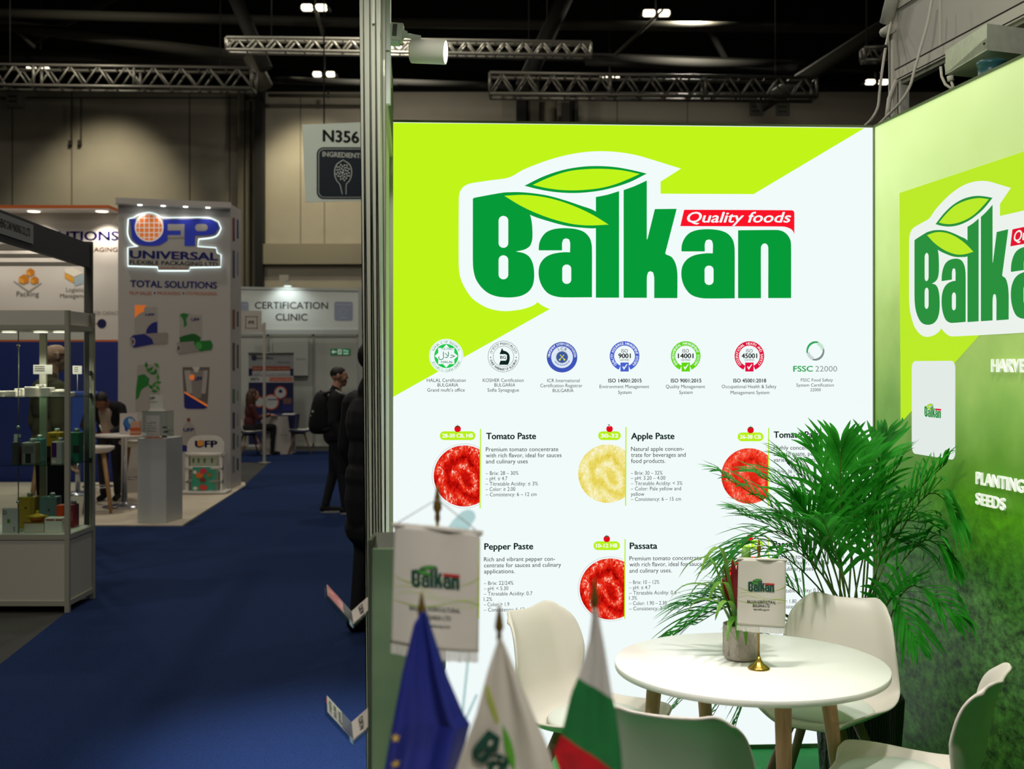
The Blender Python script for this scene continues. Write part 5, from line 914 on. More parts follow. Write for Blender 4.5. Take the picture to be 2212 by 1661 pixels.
def item(name, label, cat_, px0, px1, ytop, zb, m, dy=.2, depth=.09, shape='box', extra=None, group='goods on the cabinet shelves'):
    Y = Yc+dy; xa, xb = gx(px0, Y), gx(px1, Y); zt_ = gz(ytop, Y); root = thing(name, label, cat_, ((xa+xb)/2, Y, zb), 0, group); wd = xb-xa; hh = max(.02, zt_-zb); mb = MB()
    if shape == 'box': mb.box((-wd/2, -depth/2, .0005), (wd/2, depth/2, hh), m); o = mb.build('tin_body', root); bevel(o, .004)
    elif shape == 'round': r = min(wd/2, .09); mb.lathe([(r*.97, .0005), (r, .004), (r, hh*.7), (r*1.03, hh*.72), (r*1.03, hh), (r*.95, hh+.002), (.0001, hh+.002)], m, (0, 0, 0), 24); mb.build('tin_body', root)
    elif shape == 'can':
        mb.box((-wd/2, -depth/2, .0005), (wd/2, depth/2, hh), m); o = mb.build('can_body', root); bevel(o, .006); mb = MB(); mb.lathe([(.02, hh), (.02, hh+.02), (.016, hh+.026), (.0001, hh+.026)], D('c9c9c4', .3, .6), (wd*.1, 0, 0), 14); mb.build('cap', root)
    if extra: mb = MB(); extra(mb, wd, hh, depth); mb.build('printed_label', root)
    return root
for i, (a, b, yt, sh, dy, nm) in enumerate(((-14, 9, 845, 'round', .15, 'round low white tin at the end of the lit shelf away from the aisle'), (10, 40, 844, 'box', .22, 'flat wide white tin next to the end one on the lit shelf'), (37, 55, 839, 'box', .3, 'narrow white tin between two wider ones on the lit shelf'), (54, 83, 836, 'round', .2, 'wide round white tin with a domed neighbour on the lit shelf'), (78, 99, 831, 'round', .36, 'tallest domed white tin at the back of the lit shelf'), (93, 113, 837, 'box', .18, 'square white tin in the middle front of the lit shelf'), (113, 139, 845, 'round', .16, 'low round white tin beside the corner upright on the lit shelf'), (124, 140, 841, 'box', .36, 'small white tin at the back of the lit shelf by the corner upright'), (148, 157, 847, 'box', .38, 'white tin seen through the side glass on the lit shelf'))):
    item('white_tin', nm, 'tin', a, b, yt, zs1, WT, dy, .10, sh)
def lab(*rs):
    def f(mb, w_, h, d):
        for (x0, x1, z0, z1, m) in rs: mb.box((-w_/2+w_*x0, -d/2-.0012, h*z0), (-w_/2+w_*x1, -d/2-.0002, h*z1), m)
    return f
dk, pu, rdm, gry = D('1e1d1b'), D('4d1560'), D('c7362a'), D('b8b6ab')
it = item('spray_bottle', 'dark spray bottle with a white pump on the middle shelf', 'bottle', 29, 41, 955, zs2, D('4a4a45', .4), .15, .06, 'box'); mb = MB(); hh = gz(955, Yc+.15)-zs2; mb.box((-.012, -.012, hh), (.012, .012, hh+.035), D('e4e2da')); mb.box((-.012, -.01, hh+.035), (.03, .01, hh+.055), D('e4e2da')); mb.build('pump_head', it)
item('red_tin', 'narrow bright red tin beside the spray bottle', 'tin', 45, 52, 962, zs2, D('c01f38', .4), .22, .05)
item('steel_can', 'silver grey square can with a black round motif', 'can', 52, 82, 955, zs2, D('a6a69e', .35, .4), .18, .1, 'can', lab((.15, .85, .55, .85, D('6c6c66')), (.3, .7, .05, .5, dk)))
item('teal_can', 'teal square can behind the silver can', 'can', 72, 94, 947, zs2, D('4f8e8a', .45), .36, .1, 'can')
item('yellow_can', 'tall yellow square can with dark label bands', 'can', 107, 134, 933, zs2, D('cf9c2a', .45), .3, .1, 'can', lab((0, .32, 0, .55, dk), (.25, .75, .82, .9, D('6d7a3a')), (.02, .3, .03, .18, D('d7b04a'))))
item('silver_can', 'silver can with a purple label in front of the yellow can', 'can', 117, 139, 953, zs2, gry, .16, .1, 'can', lab((.02, .5, .32, .95, pu), (.05, .4, .05, .22, D('d8d4c8'))))
item('green_can', 'dark green can seen through the side glass on the middle shelf', 'can', 150, 176, 933, zs2, D('1d6a4c', .45), .4, .1, 'can', lab((.5, 1, .3, .55, dk)))
zb_ = zp+.016
cd = item('sign_card', 'white card with black letters standing on the cabinet floor', 'card', 6, 41, 1097, zb_, D('c6c4bc'), .12, .03, 'box', lab((.33, .5, .4, .55, D('4f8a2c'))))
mb = MB(); v, f, a, b = text_mesh('D'); h = gz(1097, Yc+.12)-zb_; mb.add([(-.05+x*.04, -.0165, h-.045+y*.04) for x, y in v], f, dk); v, f, a, b = text_mesh('S'); mb.add([(.02+x*.04, -.0165, .012+y*.04) for x, y in v], f, dk); mb.build('lettering', cd)
item('yellow_can', 'mustard yellow square can on the cabinet floor', 'can', 43, 80, 1072, zb_, D('b08d2c', .45), .36, .1, 'can', lab((.45, .55, .62, .68, dk)))
item('teal_can', 'pale blue-grey can on the cabinet floor', 'can', 91, 128, 1072, zb_, D('6f8d90', .45), .36, .1, 'can', lab((.5, .58, .55, .62, dk)))
item('orange_tin', 'bright orange tin beside the corner upright on the cabinet floor', 'tin', 126, 142, 1090, zb_, D('e0481c', .4), .25, .08)
item('red_can', 'dark red can seen through the side glass on the cabinet floor', 'can', 150, 166, 1088, zb_, D('8e2a22', .4), .4, .1, 'can', lab((.2, .8, .3, .7, D('b84a38'))))
td = thing('yellow_dish', 'yellow lidded dish with handles on top of the gold tin', 'dish', (gx(81, Yc+.14), Yc+.14, zb_+.075), 0, 'goods on the cabinet shelves'); YL = D('d8b420', .3); mb = MB(); mb.lathe([(.03, .0), (.045, .005), (.055, .03), (.05, .032), (.0001, .03)], D('a85a1c', .4), (0, 0, 0), 20); mb.build('bowl', td); mb = MB(); mb.lathe([(.057, .032), (.058, .04), (.03, .05), (.012, .055), (.01, .065), (.014, .072), (.0001, .078)], YL, (0, 0, 0), 20); mb.build('lid', td); mb = MB(); [mb.tube([(s*.05, 0, .03), (s*.08, 0, .036), (s*.05, 0, .042)], .005, YL, 6) for s in (-1, 1)]; mb.build('handle', td)
gt = item('gold_tin', 'tilted gold-edged white tin under the yellow dish', 'tin', 58, 101, 1128, zb_, D('d6cdb8', .45), .14, .1, 'box'); mb = MB(); h = gz(1128, Yc+.14)-zb_; mb.box((-.08, -.052, h), (.08, .052, zb_*0+.074), D('b07a22', .3, .5)); mb.build('gold_lid', gt)
mb = MB(); mb.box((-.07, -.05, .0745), (.07, .05, .0752), D('c99a3a', .3, .5)); mb.build('lid_top', gt)
wt = item('white_tin', 'large white tin with brown lid patches on the cabinet floor', 'tin', 102, 140, 1117, zb_, WT, .13, .1, 'box', lab((.08, .55, .82, .93, D('a8553c')), (.62, 1, .82, .93, D('a8553c'))))
for (a, b, y0, y1, nm, dy) in ((72, 113, 788, 808, 'white price card on a stem above the lit tins, in front of the bald man', .3), (157, 177, 790, 808, 'white price card seen through the side glass of the cabinet', .42)):
    Y = Yc+dy; t = thing('price_card', nm, 'card', (gx((a+b)/2, Y), Y, zs1)); mb = MB(); mb.box((gx(a, Y)-gx((a+b)/2, Y), -.001, gz(y1, Y)-zs1), (gx(b, Y)-gx((a+b)/2, Y), .001, gz(y0, Y)-zs1), D('d5d2c8')); mb.build('card_face', t); mb = MB(); mb.tube([(0, .003, .0), (0, .003, gz(y1, Y)-zs1+.01)], .002, CAL, 6); mb.build('stem', t)
    mb = MB(); [mb.box((gx(a, Y)-gx((a+b)/2, Y)+.01, -.0016, gz(y0, Y)-zs1-.016-k*.014), (gx(a+(b-a)*.6, Y)-gx((a+b)/2, Y), -.0011, gz(y0, Y)-zs1-.010-k*.014), D('5c5a54')) for k in range(3)]; mb.build('printing', t)
# ================================================================= STAND WITH DARK FASCIA
Fp = Plane(-330, 5.0, 195, 8.82); fs = thing('stand_fascia', 'dark grey stand fascia with a pale name plate above the display cabinet', 'fascia'); FG = D('33363c', .6); PL = D('9ea09e', .6)
zt1, zb1 = gz(527, 8.82), gz(578, 8.82); uF = Fp.uv(196, 700)[0]; u0f = .2
def fbox(u0, u1, za_, zb2, o0, o1, m, mb): mb.prism([Fp.at(u0, za_, o0), Fp.at(u1, za_, o0), Fp.at(u1, za_, o1), Fp.at(u0, za_, o1)], [Fp.at(u0, zb2, o0), Fp.at(u1, zb2, o0), Fp.at(u1, zb2, o1), Fp.at(u0, zb2, o1)], m)
mb = MB(); fbox(u0f, uF, zb1, zt1, -.04, 0, FG, mb); mb.build('fascia_board', fs); mb = MB(); fbox(uF, uF+.05, 0, zt1+.02, -.045, .005, D('5b5d5c', .4, .4), mb); fbox(uF+.02, uF+.03, 0, zt1+.02, .005, .0055, GAP, mb); mb.build('corner_post', fs)
up0, up1 = Fp.uv(-300, 500)[0], Fp.uv(70, 500)[0]; mb = MB(); fbox(up0, up1, zb1+.035, zt1-.02, 0, .006, PL, mb); pl_o = mb.build('name_plate', fs); mb = MB()
v, f, a, b = text_mesh('SHENG CAN MAKING CO.,LTD', .015); ue = Fp.uv(63, 480)[0]; us = Fp.uv(0, 470)[0]; ve = text_mesh('ENG CAN MAKING CO.,LTD', .015); sc = (ue-us)/(ve[3]-ve[2]); mb.add([Fp.at(ue-(b-x)*sc, zb1+.075+y*.07, .007) for x, y in v], f, D('3a3c3e')); mb.build('lettering', pl_o); rebase(fs, Fp.at(uF, 0))
# white ceiling beams of that stand, running across behind the fascia
for i, (ya, yb, Y) in enumerate(((527, 540, 9.6), (548, 556, 10.6), (566, 574, 11.4))): mb = MB(); mb.box((gx(-200, Y), Y, gz(yb, Y)), (gx(186, Y), Y+.05, gz(ya, Y)), D('a39d90', .6)); o = mb.build('stand_beam'); tag(o, ['upper', 'middle', 'lower'][i]+' pale cross beam behind the dark fascia, carried by the stand posts', 'beam', 'pale cross beams of the stand'); mb = MB(); mb.box((gx(181, Y), Y+.001, 0), (gx(188, Y), Y+.049, gz(yb, Y)), D('a39d90', .6)); mb.build('support_post', o)
# ================================================================= UNIVERSAL STAND: BACK WALL
B = Plane(-300, 17.4, 256, 17.4); bw = thing('stand_back_wall', 'white and navy stand wall with purple heading behind the display cabinet', 'partition wall'); WHW = D('d2cdc6', .6); NV = D('1e2e74', .6); ORG = D('c9642c', .6); PUR = D('5546c4', .6); OR2 = D('e0792c', .6)
mb = MB(); mb.prism([B.P(-300, 1090, -.1), B.P(262, 1090, -.1), B.P(262, 1090, 0), B.P(-300, 1090, 0)], [B.P(-300, 455, -.1), B.P(262, 455, -.1), B.P(262, 455, 0), B.P(-300, 455, 0)], WHW); mb.build('wall_panel', bw)
mb = MB(); B.pp(mb, [(-300, 738), (256, 738), (256, 1078), (-300, 1078)], NV, .002); B.pp(mb, [(-300, 734), (256, 734), (256, 738), (-300, 738)], ORG, .002); mb.build('navy_band', bw)
mb = MB(); B.slab(mb, [(-300, 452), (257, 452), (257, 459), (-300, 459)], ORG, 0, .45); B.slab(mb, [(-300, 459), (257, 459), (257, 461), (-300, 461)], WHW, 0, .45); mb.build('canopy', bw)
for px in (88, 233, -60): c = B.P(px, 461.5, .25); mb = MB(); mb.lathe([(.09, 0), (.08, -.008), (.0001, -.008)], E('fff1da', 2.5), c, 20); mb.build('downlight', bw); lamp('SPOT', 'canopy_downlight', c-Vector((0, 0, .03)), c-Vector((0, -.12, 1)), 42, (1, .9, .76), .05, 110)
mb = MB(); tx(mb, B, 'TOTAL SOLUTIONS', -66, 256, 519, 19, PUR, .003, .03); tx(mb, B, 'PACKAGING', 163, 254, 543.5, 9, OR2, .003, .015); tx(mb, B, 'FOR CAPACITY', 200, 268, 680, 8, D('8a8580'), .003); tx(mb, B, 'Packing', 36, 84, 640, 11, D('4a4643'), .003); tx(mb, B, 'Logistics', 143, 186, 630, 9, D('5a5653'), .003); tx(mb, B, 'Management', 130, 198, 643, 9, D('4a4643'), .003)
L2 = lambda pts, m, o=.003: B.pp(mb, pts, m, o)
L2(circ(220, 699, 10), D('171c4e')); L2([(200, 698), (211, 698), (211, 700), (200, 700)], ORG)
for (cx, cy, s) in ((52, 603, 11), (66, 588, 9), (75, 605, 9)): L2([(cx-s, cy-s*.4), (cx, cy-s), (cx+s, cy-s*.4), (cx+s, cy+s*.6), (cx, cy+s), (cx-s, cy+s*.6)], D('c47c1e'), .003+s*.0001); L2([(cx-s, cy-s*.4), (cx, cy+.1*s), (cx, cy+s), (cx-s, cy+s*.6)], D('e09a34'), .005+s*.0001)
L2([(30, 606), (62, 628), (90, 610), (90, 613), (62, 632), (30, 609)], D('9a948a'), .0028)
L2([(140, 580), (158, 578), (180, 590), (160, 598), (140, 588)], D('e4dfd2'), .0032); L2([(140, 589), (160, 599), (160, 612), (140, 600)], D('dba03a'), .0034); L2([(160, 600), (180, 592), (180, 612), (162, 618)], D('9fb4bc'), .0034); mb.build('wall_print', bw); rebase(bw, B.P(0, 1090))
# ================================================================= UNIVERSAL STAND: TOWER
T = Plane(255, 15.8, 497.5, 16.25); tw = thing('sign_tower', 'tall white square tower with a glowing blue and orange company sign', 'sign tower'); TWH = D('b9b3ad', .6)
uT = T.uv(497.5, 700)[0]; zT2 = 3.94; N2 = T.n; dep = .72
def tb_(u0, u1, za_, zb2, o0, o1, m, mb): mb.prism([T.at(u0, za_, o0), T.at(u1, za_, o0), T.at(u1, za_, o1), T.at(u0, za_, o1)], [T.at(u0, zb2, o0), T.at(u1, zb2, o0), T.at(u1, zb2, o1), T.at(u0, zb2, o1)], m)
mb = MB(); fq = [T.at(0, 0).xy, T.at(uT, 0).xy, Vector((gx(521, 16.93), 16.93)), Vector((gx(262, 16.6), 16.6))]; mb.prism([(q.x, q.y, .02) for q in fq], [(q.x, q.y, zT2) for q in fq], TWH); mb.build('tower_body', tw); mb = MB(); tb_(-.03, uT+.0, zT2-.075, zT2, 0, .16, TWH, mb); mb.build('light_ledge', tw)
for px in (302, 352, 400, 448):
    u = T.uv(px, 436)[0]; c = T.at(u, zT2-.078, .11); mb = MB(); mb.lathe([(.032, 0), (.03, -.006), (.0001, -.006)], E('ffffff', 4), c, 16); mb.build('downlight', tw); lamp('SPOT', 'ledge_downlight', c-Vector((0, 0, .02)), c+Vector((-N2.x*.14, -N2.y*.14, -1)), 3.5, (1, .97, .92), .02, 95, 1)
def srf(o): return lambda x, y: T.P(x, y, o)
sg = [(278, 474), (288, 472), (300, 465), (322, 461), (340, 466), (350, 472), (450, 472), (470, 480), (476, 494), (468, 508), (455, 513), (428, 516), (426, 534), (466, 537), (468, 548), (476, 551), (476, 576), (410, 577), (408, 584), (342, 584), (340, 576), (277, 574), (277, 536), (300, 533), (284, 522), (277, 506)]; sg = smooth(sg, 42, 4)
mb = MB(); cxm = sum(p[0] for p in sg)/len(sg); halo = []
for i, (x, y) in enumerate(sg):
    a, b = Vector(sg[i-1]), Vector(sg[(i+1) % len(sg)]); d = (b-a).normalized(); halo.append((x+d.y*2.2, y-d.x*2.2))
T.slab(mb, halo, E('eaffff', 1.6), .01, .03); mb.build('halo_light', tw); mb = MB(); T.slab(mb, sg, D('a9a49c', .6), .03, .055); sgn = mb.build('sign_plate', tw)
SB = D('1c2a8c', .5, 0, .35); SO = D('e0762c', .5, 0, .35); SW = D('e6e2da', .5, 0, .3); mb = MB()
T.pp(mb, smooth([(281, 474), (294, 474), (296, 506), (306, 516), (325, 518), (345, 514), (352, 504), (352, 475), (455, 475), (470, 484), (472, 494), (464, 506), (450, 509), (421, 510), (421, 532), (398, 532), (398, 509), (362, 509), (362, 520), (345, 530), (320, 532), (298, 528), (285, 516)], 40), SB, .057)
PLT = D('a9a49c', .6); T.pp(mb, [(362, 485), (398, 485), (398, 499), (362, 499)], PLT, .058); T.pp(mb, [(362, 509), (398, 509), (398, 514), (362, 514)], PLT, .058); T.pp(mb, [(390, 499), (398, 499), (398, 509), (390, 509)], PLT, .0582); T.pp(mb, rrect(421, 485, 448, 500, 7), PLT, .058); T.pp(mb, circ(322, 492, 31), SW, .0585); T.pp(mb, circ(322, 493, 28), SO, .0592)
for k in range(-2, 3):
    x = 322+k*10.5; h = 28*math.sqrt(max(0, 1-(k*10.5/28)**2)); T.pp(mb, [(x-.8+k*.0, 493-h), (x+.8, 493-h), (x+.8, 493+h), (x-.8, 493+h)], SW, .06); y = 493+k*10.5; T.pp(mb, [(322-h, y-.8), (322+h, y-.8), (322+h, y+.8), (322-h, y+.8)], SW, .0602)
DN = D('16195c', .5, 0, .12); tx(mb, T, 'UNIVERSAL', 280, 471, 558, 16.5, DN, .057, .04); tx(mb, T, 'FLEXIBLE PACKAGING LTD', 280, 470, 571, 8.6, D('23242f', .5), .057, .025); tx(mb, T, 'www.unflex.co.uk', 345, 405, 581, 5, OR2, .057, .01); mb.build('sign_lettering', sgn)
mb = MB(); tx(mb, T, 'TOTAL SOLUTIONS', 281, 469, 619.5, 14, DN, .003, .035); mb.build('heading_lettering', tw); mb = MB(); tx(mb, T, 'FILM SALES', 280, 328, 636, 7, OR2, .003, .012); tx(mb, T, 'PACKAGING', 340, 390, 636.2, 7, OR2, .003, .012); tx(mb, T, 'CO-PACKAGING', 401, 468, 636.5, 7, OR2, .003, .012); T.pp(mb, circ(334, 633, 2), DN, .003); T.pp(mb, circ(396, 633.3, 2), DN, .003); mb.build('heading_lettering', tw)
mb = MB(); p = lambda pts, m, o=.003: T.pp(mb, pts, m, o); SV, SV2, GN, GN2, BR_ = D('988f88', .35), D('aaa29b', .35), D('1c7a2a'), D('14601e'), D('5a3f34')
def ufp(x0, x1, b, h, o=.006): tx(mb, T, 'UFP', x0, x1, b, h, DN, o, .04)
p([(291, 659), (316, 659), (316, 724), (291, 724)], SV2); p([(291, 659), (316, 659), (312, 672), (300, 678), (291, 687)], SO, .0035); p([(311, 664), (340, 663), (340, 722), (311, 724)], SV2, .004); p(circ(340, 722, 25, 27, 14, 180, 270)+[(340, 722)], DN, .005); ufp(314, 334, 682, 5)
p(smooth([(287, 724), (312, 721), (328, 732), (332, 743), (290, 751), (282, 744), (281, 731)]), DN, .0055); p([(312, 721), (360, 718), (364, 722), (362, 742), (332, 744), (326, 732)], SV, .0053); p(circ(287, 738, 5, 9), SV2, .006); p(circ(287, 738, 2.5, 5), BR_, .0065)
p([(388, 677), (412, 677), (412, 738), (388, 738)], SV2); p(smooth([(388, 680), (396, 676), (408, 679), (402, 690), (404, 702), (397, 708), (396, 692)]), GN, .0035); p([(409, 680), (436, 680), (436, 736), (409, 738)], SV2, .004); ufp(413, 431, 693, 6); p(smooth([(388, 728), (405, 723), (420, 721), (434, 729), (430, 740), (388, 740)]), GN2, .005)
p(smooth([(382, 740), (418, 737), (424, 750), (432, 758), (388, 765), (381, 757)]), SV, .0056); p(smooth([(418, 738), (455, 735), (460, 745), (457, 755), (432, 759), (422, 750)]), GN, .0058); p(circ(386, 752, 5, 9), SV2, .006); p(circ(386, 752, 2.5, 5), BR_, .0065); p(circ(429, 747, 7, 8), D('4aa04e'), .0062)
p([(297, 788), (343, 786), (346, 880), (330, 888), (293, 888), (293, 862)], SV2); p(smooth([(298, 811), (312, 808), (323, 818), (321, 832), (306, 842), (300, 858), (293, 864), (294, 840)]), GN, .004)
random.seed(3)
for (x, y) in ((316, 788), (326, 797), (339, 789), (329, 806), (341, 814), (341, 826), (332, 832), (341, 838), (326, 836), (334, 845), (320, 800), (336, 803)): a = random.uniform(0, 6.28); s_ = 8; p([(x+s_*math.cos(a), y+s_*math.sin(a)), (x+4*math.cos(a+1.3), y+4*math.sin(a+1.3)), (x-s_*math.cos(a), y-s_*math.sin(a)), (x+4*math.cos(a-1.3), y+4*math.sin(a-1.3))], D('3f8f2e') if random.random() < .5 else GN, .0045)
p([(394, 793), (453, 793), (448, 880), (440, 883), (404, 883), (398, 880)], D('6d625c', .35)); p([(398, 800), (449, 800), (444, 850), (404, 850)], D('b2aaa4', .3), .0035); p([(411, 800), (440, 800), (434, 860), (416, 860)], D('8f8680', .3), .0038); p(circ(415, 815, 6), SO, .005); ufp(420, 437, 822, 8); p([(398, 847), (448, 880), (440, 883), (404, 883), (398, 880)], DN, .0045); p([(398, 845), (448, 874), (448, 879), (398, 849)], SO, .005); p([(415, 793), (432, 793), (427, 804), (421, 804)], D('cfc9c2'), .0042)
p([(404, 903), (411, 903), (411, 911), (404, 911)], D('8a3a22')); p(smooth([(404, 911), (411, 911), (421, 924), (424, 950), (420, 974), (393, 974), (392, 945), (396, 920)]), SV2, .0035); ufp(396, 419, 932, 7); p([(391, 960), (422, 966), (420, 975), (393, 975)], DN, .0045); mb.build('product_print', tw)
Ts = Plane(498.5, 16.28, 520.5, 16.93); mb = MB()
for (y0, y1, c1, c2) in ((470, 520, '7a2f3a', '2a3570'), (540, 600, '4a4f66', '8a8f98'), (668, 710, '8a4a38', '55585c'), (740, 800, '6a4a40', '4a4d50'), (840, 870, '4c7a52', '8a958c'), (890, 925, '3c3f55', '9a9a98'), (935, 970, '4a5a52', '7a8078'), (985, 1020, '7c8a86', '3e4a48')):
    Ts.pp(mb, [(502, y0), (507, y0+1), (507, y1+1), (502, y1)], D(c1), .003); Ts.pp(mb, [(511, y0+4), (515, y0+5), (515, y1-4), (511, y1-5)], D(c2), .003)
mb.build('side_print', tw); rebase(tw, T.at(uT/2, .02))
# display stand with film rolls in front of the tower
DS = Plane(400, 15.78, 486, 15.78); ds = thing('film_roll_stand', 'white wire-sided display stand with company header and teal printed film', 'display stand'); WPL = D('d8d4cc', .45)
mb = MB(); DS.slab(mb, smooth([(404, 985), (405, 957), (414, 945), (428, 941), (458, 941), (474, 945), (484, 957), (484, 985)]), WPL, -.02, .0); hd = mb.build('header_board', ds); mb = MB(); DS.pp(mb, circ(433, 957, 7), D('e8983c'), .003); tx(mb, DS, 'UFP', 421, 470, 966, 14, D('232a70'), .0025, .045); mb.build('header_lettering', hd)
mb = MB(); [DS.slab(mb, [(x, 980), (x+7, 980), (x+7, 1062), (x, 1062)], WPL, -.2, .02) for x in (401, 474)]; DS.slab(mb, [(394, 1060), (492, 1060), (492, 1064), (394, 1064)], WPL, -.25, .12); mb.build('side_frame', ds)
for y, mm in ((982, D('d8d2c8', .4)), (1011, D('cfcac2', .4)), (1040, D('8a8a80', .5))): mb = MB(); mb.tube([DS.P(404, y, 0), DS.P(480, y, 0)], .028, mm, 12); [mb.tube([DS.P(x, y, 0), DS.P(x+3, y, 0)], .035, D('c9c9c4', .3, .6), 10) for x in (401, 478)]; mb.build('roller', ds)
TEAL = D('3f9a7c', .4); mb = MB(); fl = [(418, 1008), (469, 1008), (466, 1059), (414, 1059)]; mb.grid(lambda u, v: DS.P(418-4*v+(51+1*v)*u, 1008+51*v, .033+.012*math.sin(u*5)), 12, 8, TEAL); mb.build('printed_film', ds)
mb = MB(); [DS.pp(mb, circ(x, y, rx, ry), m, o) for x, y, rx, ry, m, o in ((441, 1017, 8, 6, D('c93a4a'), .052), (433, 1026, 9, 6, D('d9702a'), .051), (440, 1036, 7, 5, D('7a3a2a'), .052), (441, 1052, 9, 6, D('d0453a'), .052), (455, 1025, 5, 5, D('8a7a3a'), .051), (423, 1019, 4, 4, D('d8d4c8'), .051), (424, 1054, 5, 4, D('d8d4c8'), .051))]; mb.build('film_print', ds)
mb = MB(); DS.pp(mb, [(412, 986), (470, 986), (468, 1012), (412, 1012)], D('a8b09a', .5), .012); [DS.pp(mb, [(x, 990), (x+5, 990), (x+4, 1000), (x+1, 1000)], D('4a5a3a'), .014) for x in (416, 427, 440, 456)]; mb.build('clear_film', ds); DS.pp(mb := MB(), [(466, 1018), (476, 1018), (476, 1058), (464, 1058)], D('7d8478', .5), .02); mb.build('grey_film', ds); rebase(ds, DS.P(443, 1064))
# plinth, high table, stools, cards
Yp2 = 12.8; pz = gz(947, Yp2); mb = MB(); xa, xb = gx(297, Yp2), gx(359, Yp2); mb.prism([(xa, Yp2, .02), (xb, Yp2, .02), (xb+.07, Yp2+.38, .02), (xa, Yp2+.38, .02)], [(xa, Yp2, pz), (xb, Yp2, pz), (xb+.07, Yp2+.38, pz), (xa, Yp2+.38, pz)], D('c4c6c0', .5)); o = mb.build('plinth'); tag(o, 'white rectangular plinth holding a clear ballot box', 'plinth')
ab = thing('acrylic_box', 'clear acrylic ballot box on the white plinth', 'box'); mb = MB(); x0, x1 = gx(303, Yp2), gx(357, Yp2); zq = gz(888, Yp2+.1); AB = G('f5f9f9', .04, 1.45, .4)
for lo, hi in (((x0, Yp2+.06, pz+.001), (x1, Yp2+.066, zq)), ((x0, Yp2+.32, pz+.001), (x1, Yp2+.326, zq)), ((x0, Yp2+.066, pz+.001), (x0+.006, Yp2+.32, zq)), ((x1-.006, Yp2+.066, pz+.001), (x1, Yp2+.32, zq)), ((x0, Yp2+.066, zq-.008), (x1, Yp2+.32, zq))): mb.box(lo, hi, AB)
mb.build('box_shell', ab); mb = MB(); mb.box((gx(313, Yp2), Yp2+.045, pz+.002), (gx(342, Yp2), Yp2+.05, gz(898, Yp2)), D('c2c0b8', .5)); nt_ = mb.build('notice_sheet', ab); NP = Plane(313, Yp2+.044, 342, Yp2+.044); mb = MB(); [tx(mb, NP, t, 318, 337, y, 3.2, D('45443f'), .001) for t, y in (('UFP', 915), ('win a', 921), ('prize', 926), ('draw', 932))]; mb.build('printing', nt_)
mb = MB(); random.seed(5); [mb.box((gx(x, Yp2)-.02, Yp2+.15, pz+.003+h), (gx(x, Yp2)+.02, Yp2+.2, pz+.02+h), D(c)) for x, h, c in ((345, 0, '5a4640'), (350, .02, 'd8d6ce'), (348, .05, '3a3a38'), (352, .07, 'b8b6ae'), (346, .1, '4a4a46'))]; mb.build('ballot_cards', ab); mb = MB(); mb.box((gx(311, Yp2), Yp2+.02, pz+.0005), (gx(350, Yp2), Yp2+.044, pz+.012), D('b8562c')); mb.build('orange_strip', ab)
sc_ = thing('sign_card', 'small white company card standing on top of the ballot box', 'card'); mb = MB(); mb.box((gx(315, Yp2), Yp2+.15, zq), (gx(343, Yp2), Yp2+.155, gz(853, Yp2+.15)), D('dad8ce', .5)); mb.box((gx(312, Yp2), Yp2+.13, zq), (gx(347, Yp2), Yp2+.2, zq+.006), D('dad8ce', .5)); mb.build('card_face', sc_); NP = Plane(315, Yp2+.149, 343, Yp2+.149); mb = MB(); tx(mb, NP, 'UFP', 323, 335, 862.5, 5, D('33343a'), .001, .03); tx(mb, NP, 'packaging', 321, 339, 869, 2.8, D('77766f'), .001); mb.build('printing', sc_)
Yt = 14.3; ht = thing('high_table', 'round white high table on a chrome column where the man writes', 'table'); cx = gx(274, Yt); zt3 = .895; mb = MB(); mb.lathe([(.36, -.025), (.385, -.02), (.385, 0), (.0001, 0)], D('d6d0c8', .4), (cx, Yt, zt3), 40); mb.build('tabletop', ht); CR = D('c2c4cc', .2, .9); mb = MB(); mb.lathe([(.035, .05), (.035, zt3-.05), (.09, zt3-.026)], CR, (cx-.03, Yt, 0), 20); mb.build('column', ht); mb = MB(); mb.lathe([(.25, .021), (.25, .03), (.15, .045), (.05, .065), (.04, .08)], CR, (cx-.03, Yt, 0), 32); mb.build('base', ht); rebase(ht, (cx, Yt, .02))
gc = thing('globe_card', 'white card with a blue globe picture on the high table', 'card'); GP = Plane(259, 14.2, 300, 14.2); mb = MB(); GP.slab(mb, [(259, 893), (297, 892), (296, 942), (258, 942)], D('d9cfc8', .5), -.006, 0); mb.build('card_face', gc); mb = MB(); GP.pp(mb, circ(280, 914, 13.5, 14), D('3a78b8', .4), .002); GP.pp(mb, smooth([(277, 903), (288, 905), (291, 914), (283, 918), (278, 912)]), D('a9c8d8'), .003); GP.pp(mb, [(268, 916), (276, 924), (276, 932), (270, 930)], D('1e4a9a'), .0035); GP.pp(mb, smooth([(268, 906), (270, 918), (278, 926), (272, 926), (266, 916)]), D('1a3f92'), .003); mb.build('globe_print', gc)
ob = thing('leaflet_box', 'orange and white leaflet box beside the globe card', 'box'); mb = MB(); GO = Plane(281, 14.05, 304, 14.05); GO.slab(mb, [(283, 911), (302, 909), (304, 942.5), (280, 942.5)], D('d9a48c', .5), -.05, 0); mb.build('box_body', ob); mb = MB(); GO.pp(mb, [(281, 924), (303, 924), (303, 931), (281, 931)], D('d8602c'), .002); GO.pp(mb, [(281, 936), (303, 936), (303, 942), (281, 942)], D('c9704a'), .002); mb.build('orange_band', ob)
mb = MB(); mb.box((gx(218, 14.2), 14.08, zt3+.0005), (gx(252, 14.2), 14.3, zt3+.004), D('e2ded6')); tag(mb.build('paper_sheet'), 'white sheet of paper under the writing hand on the high table', 'paper')
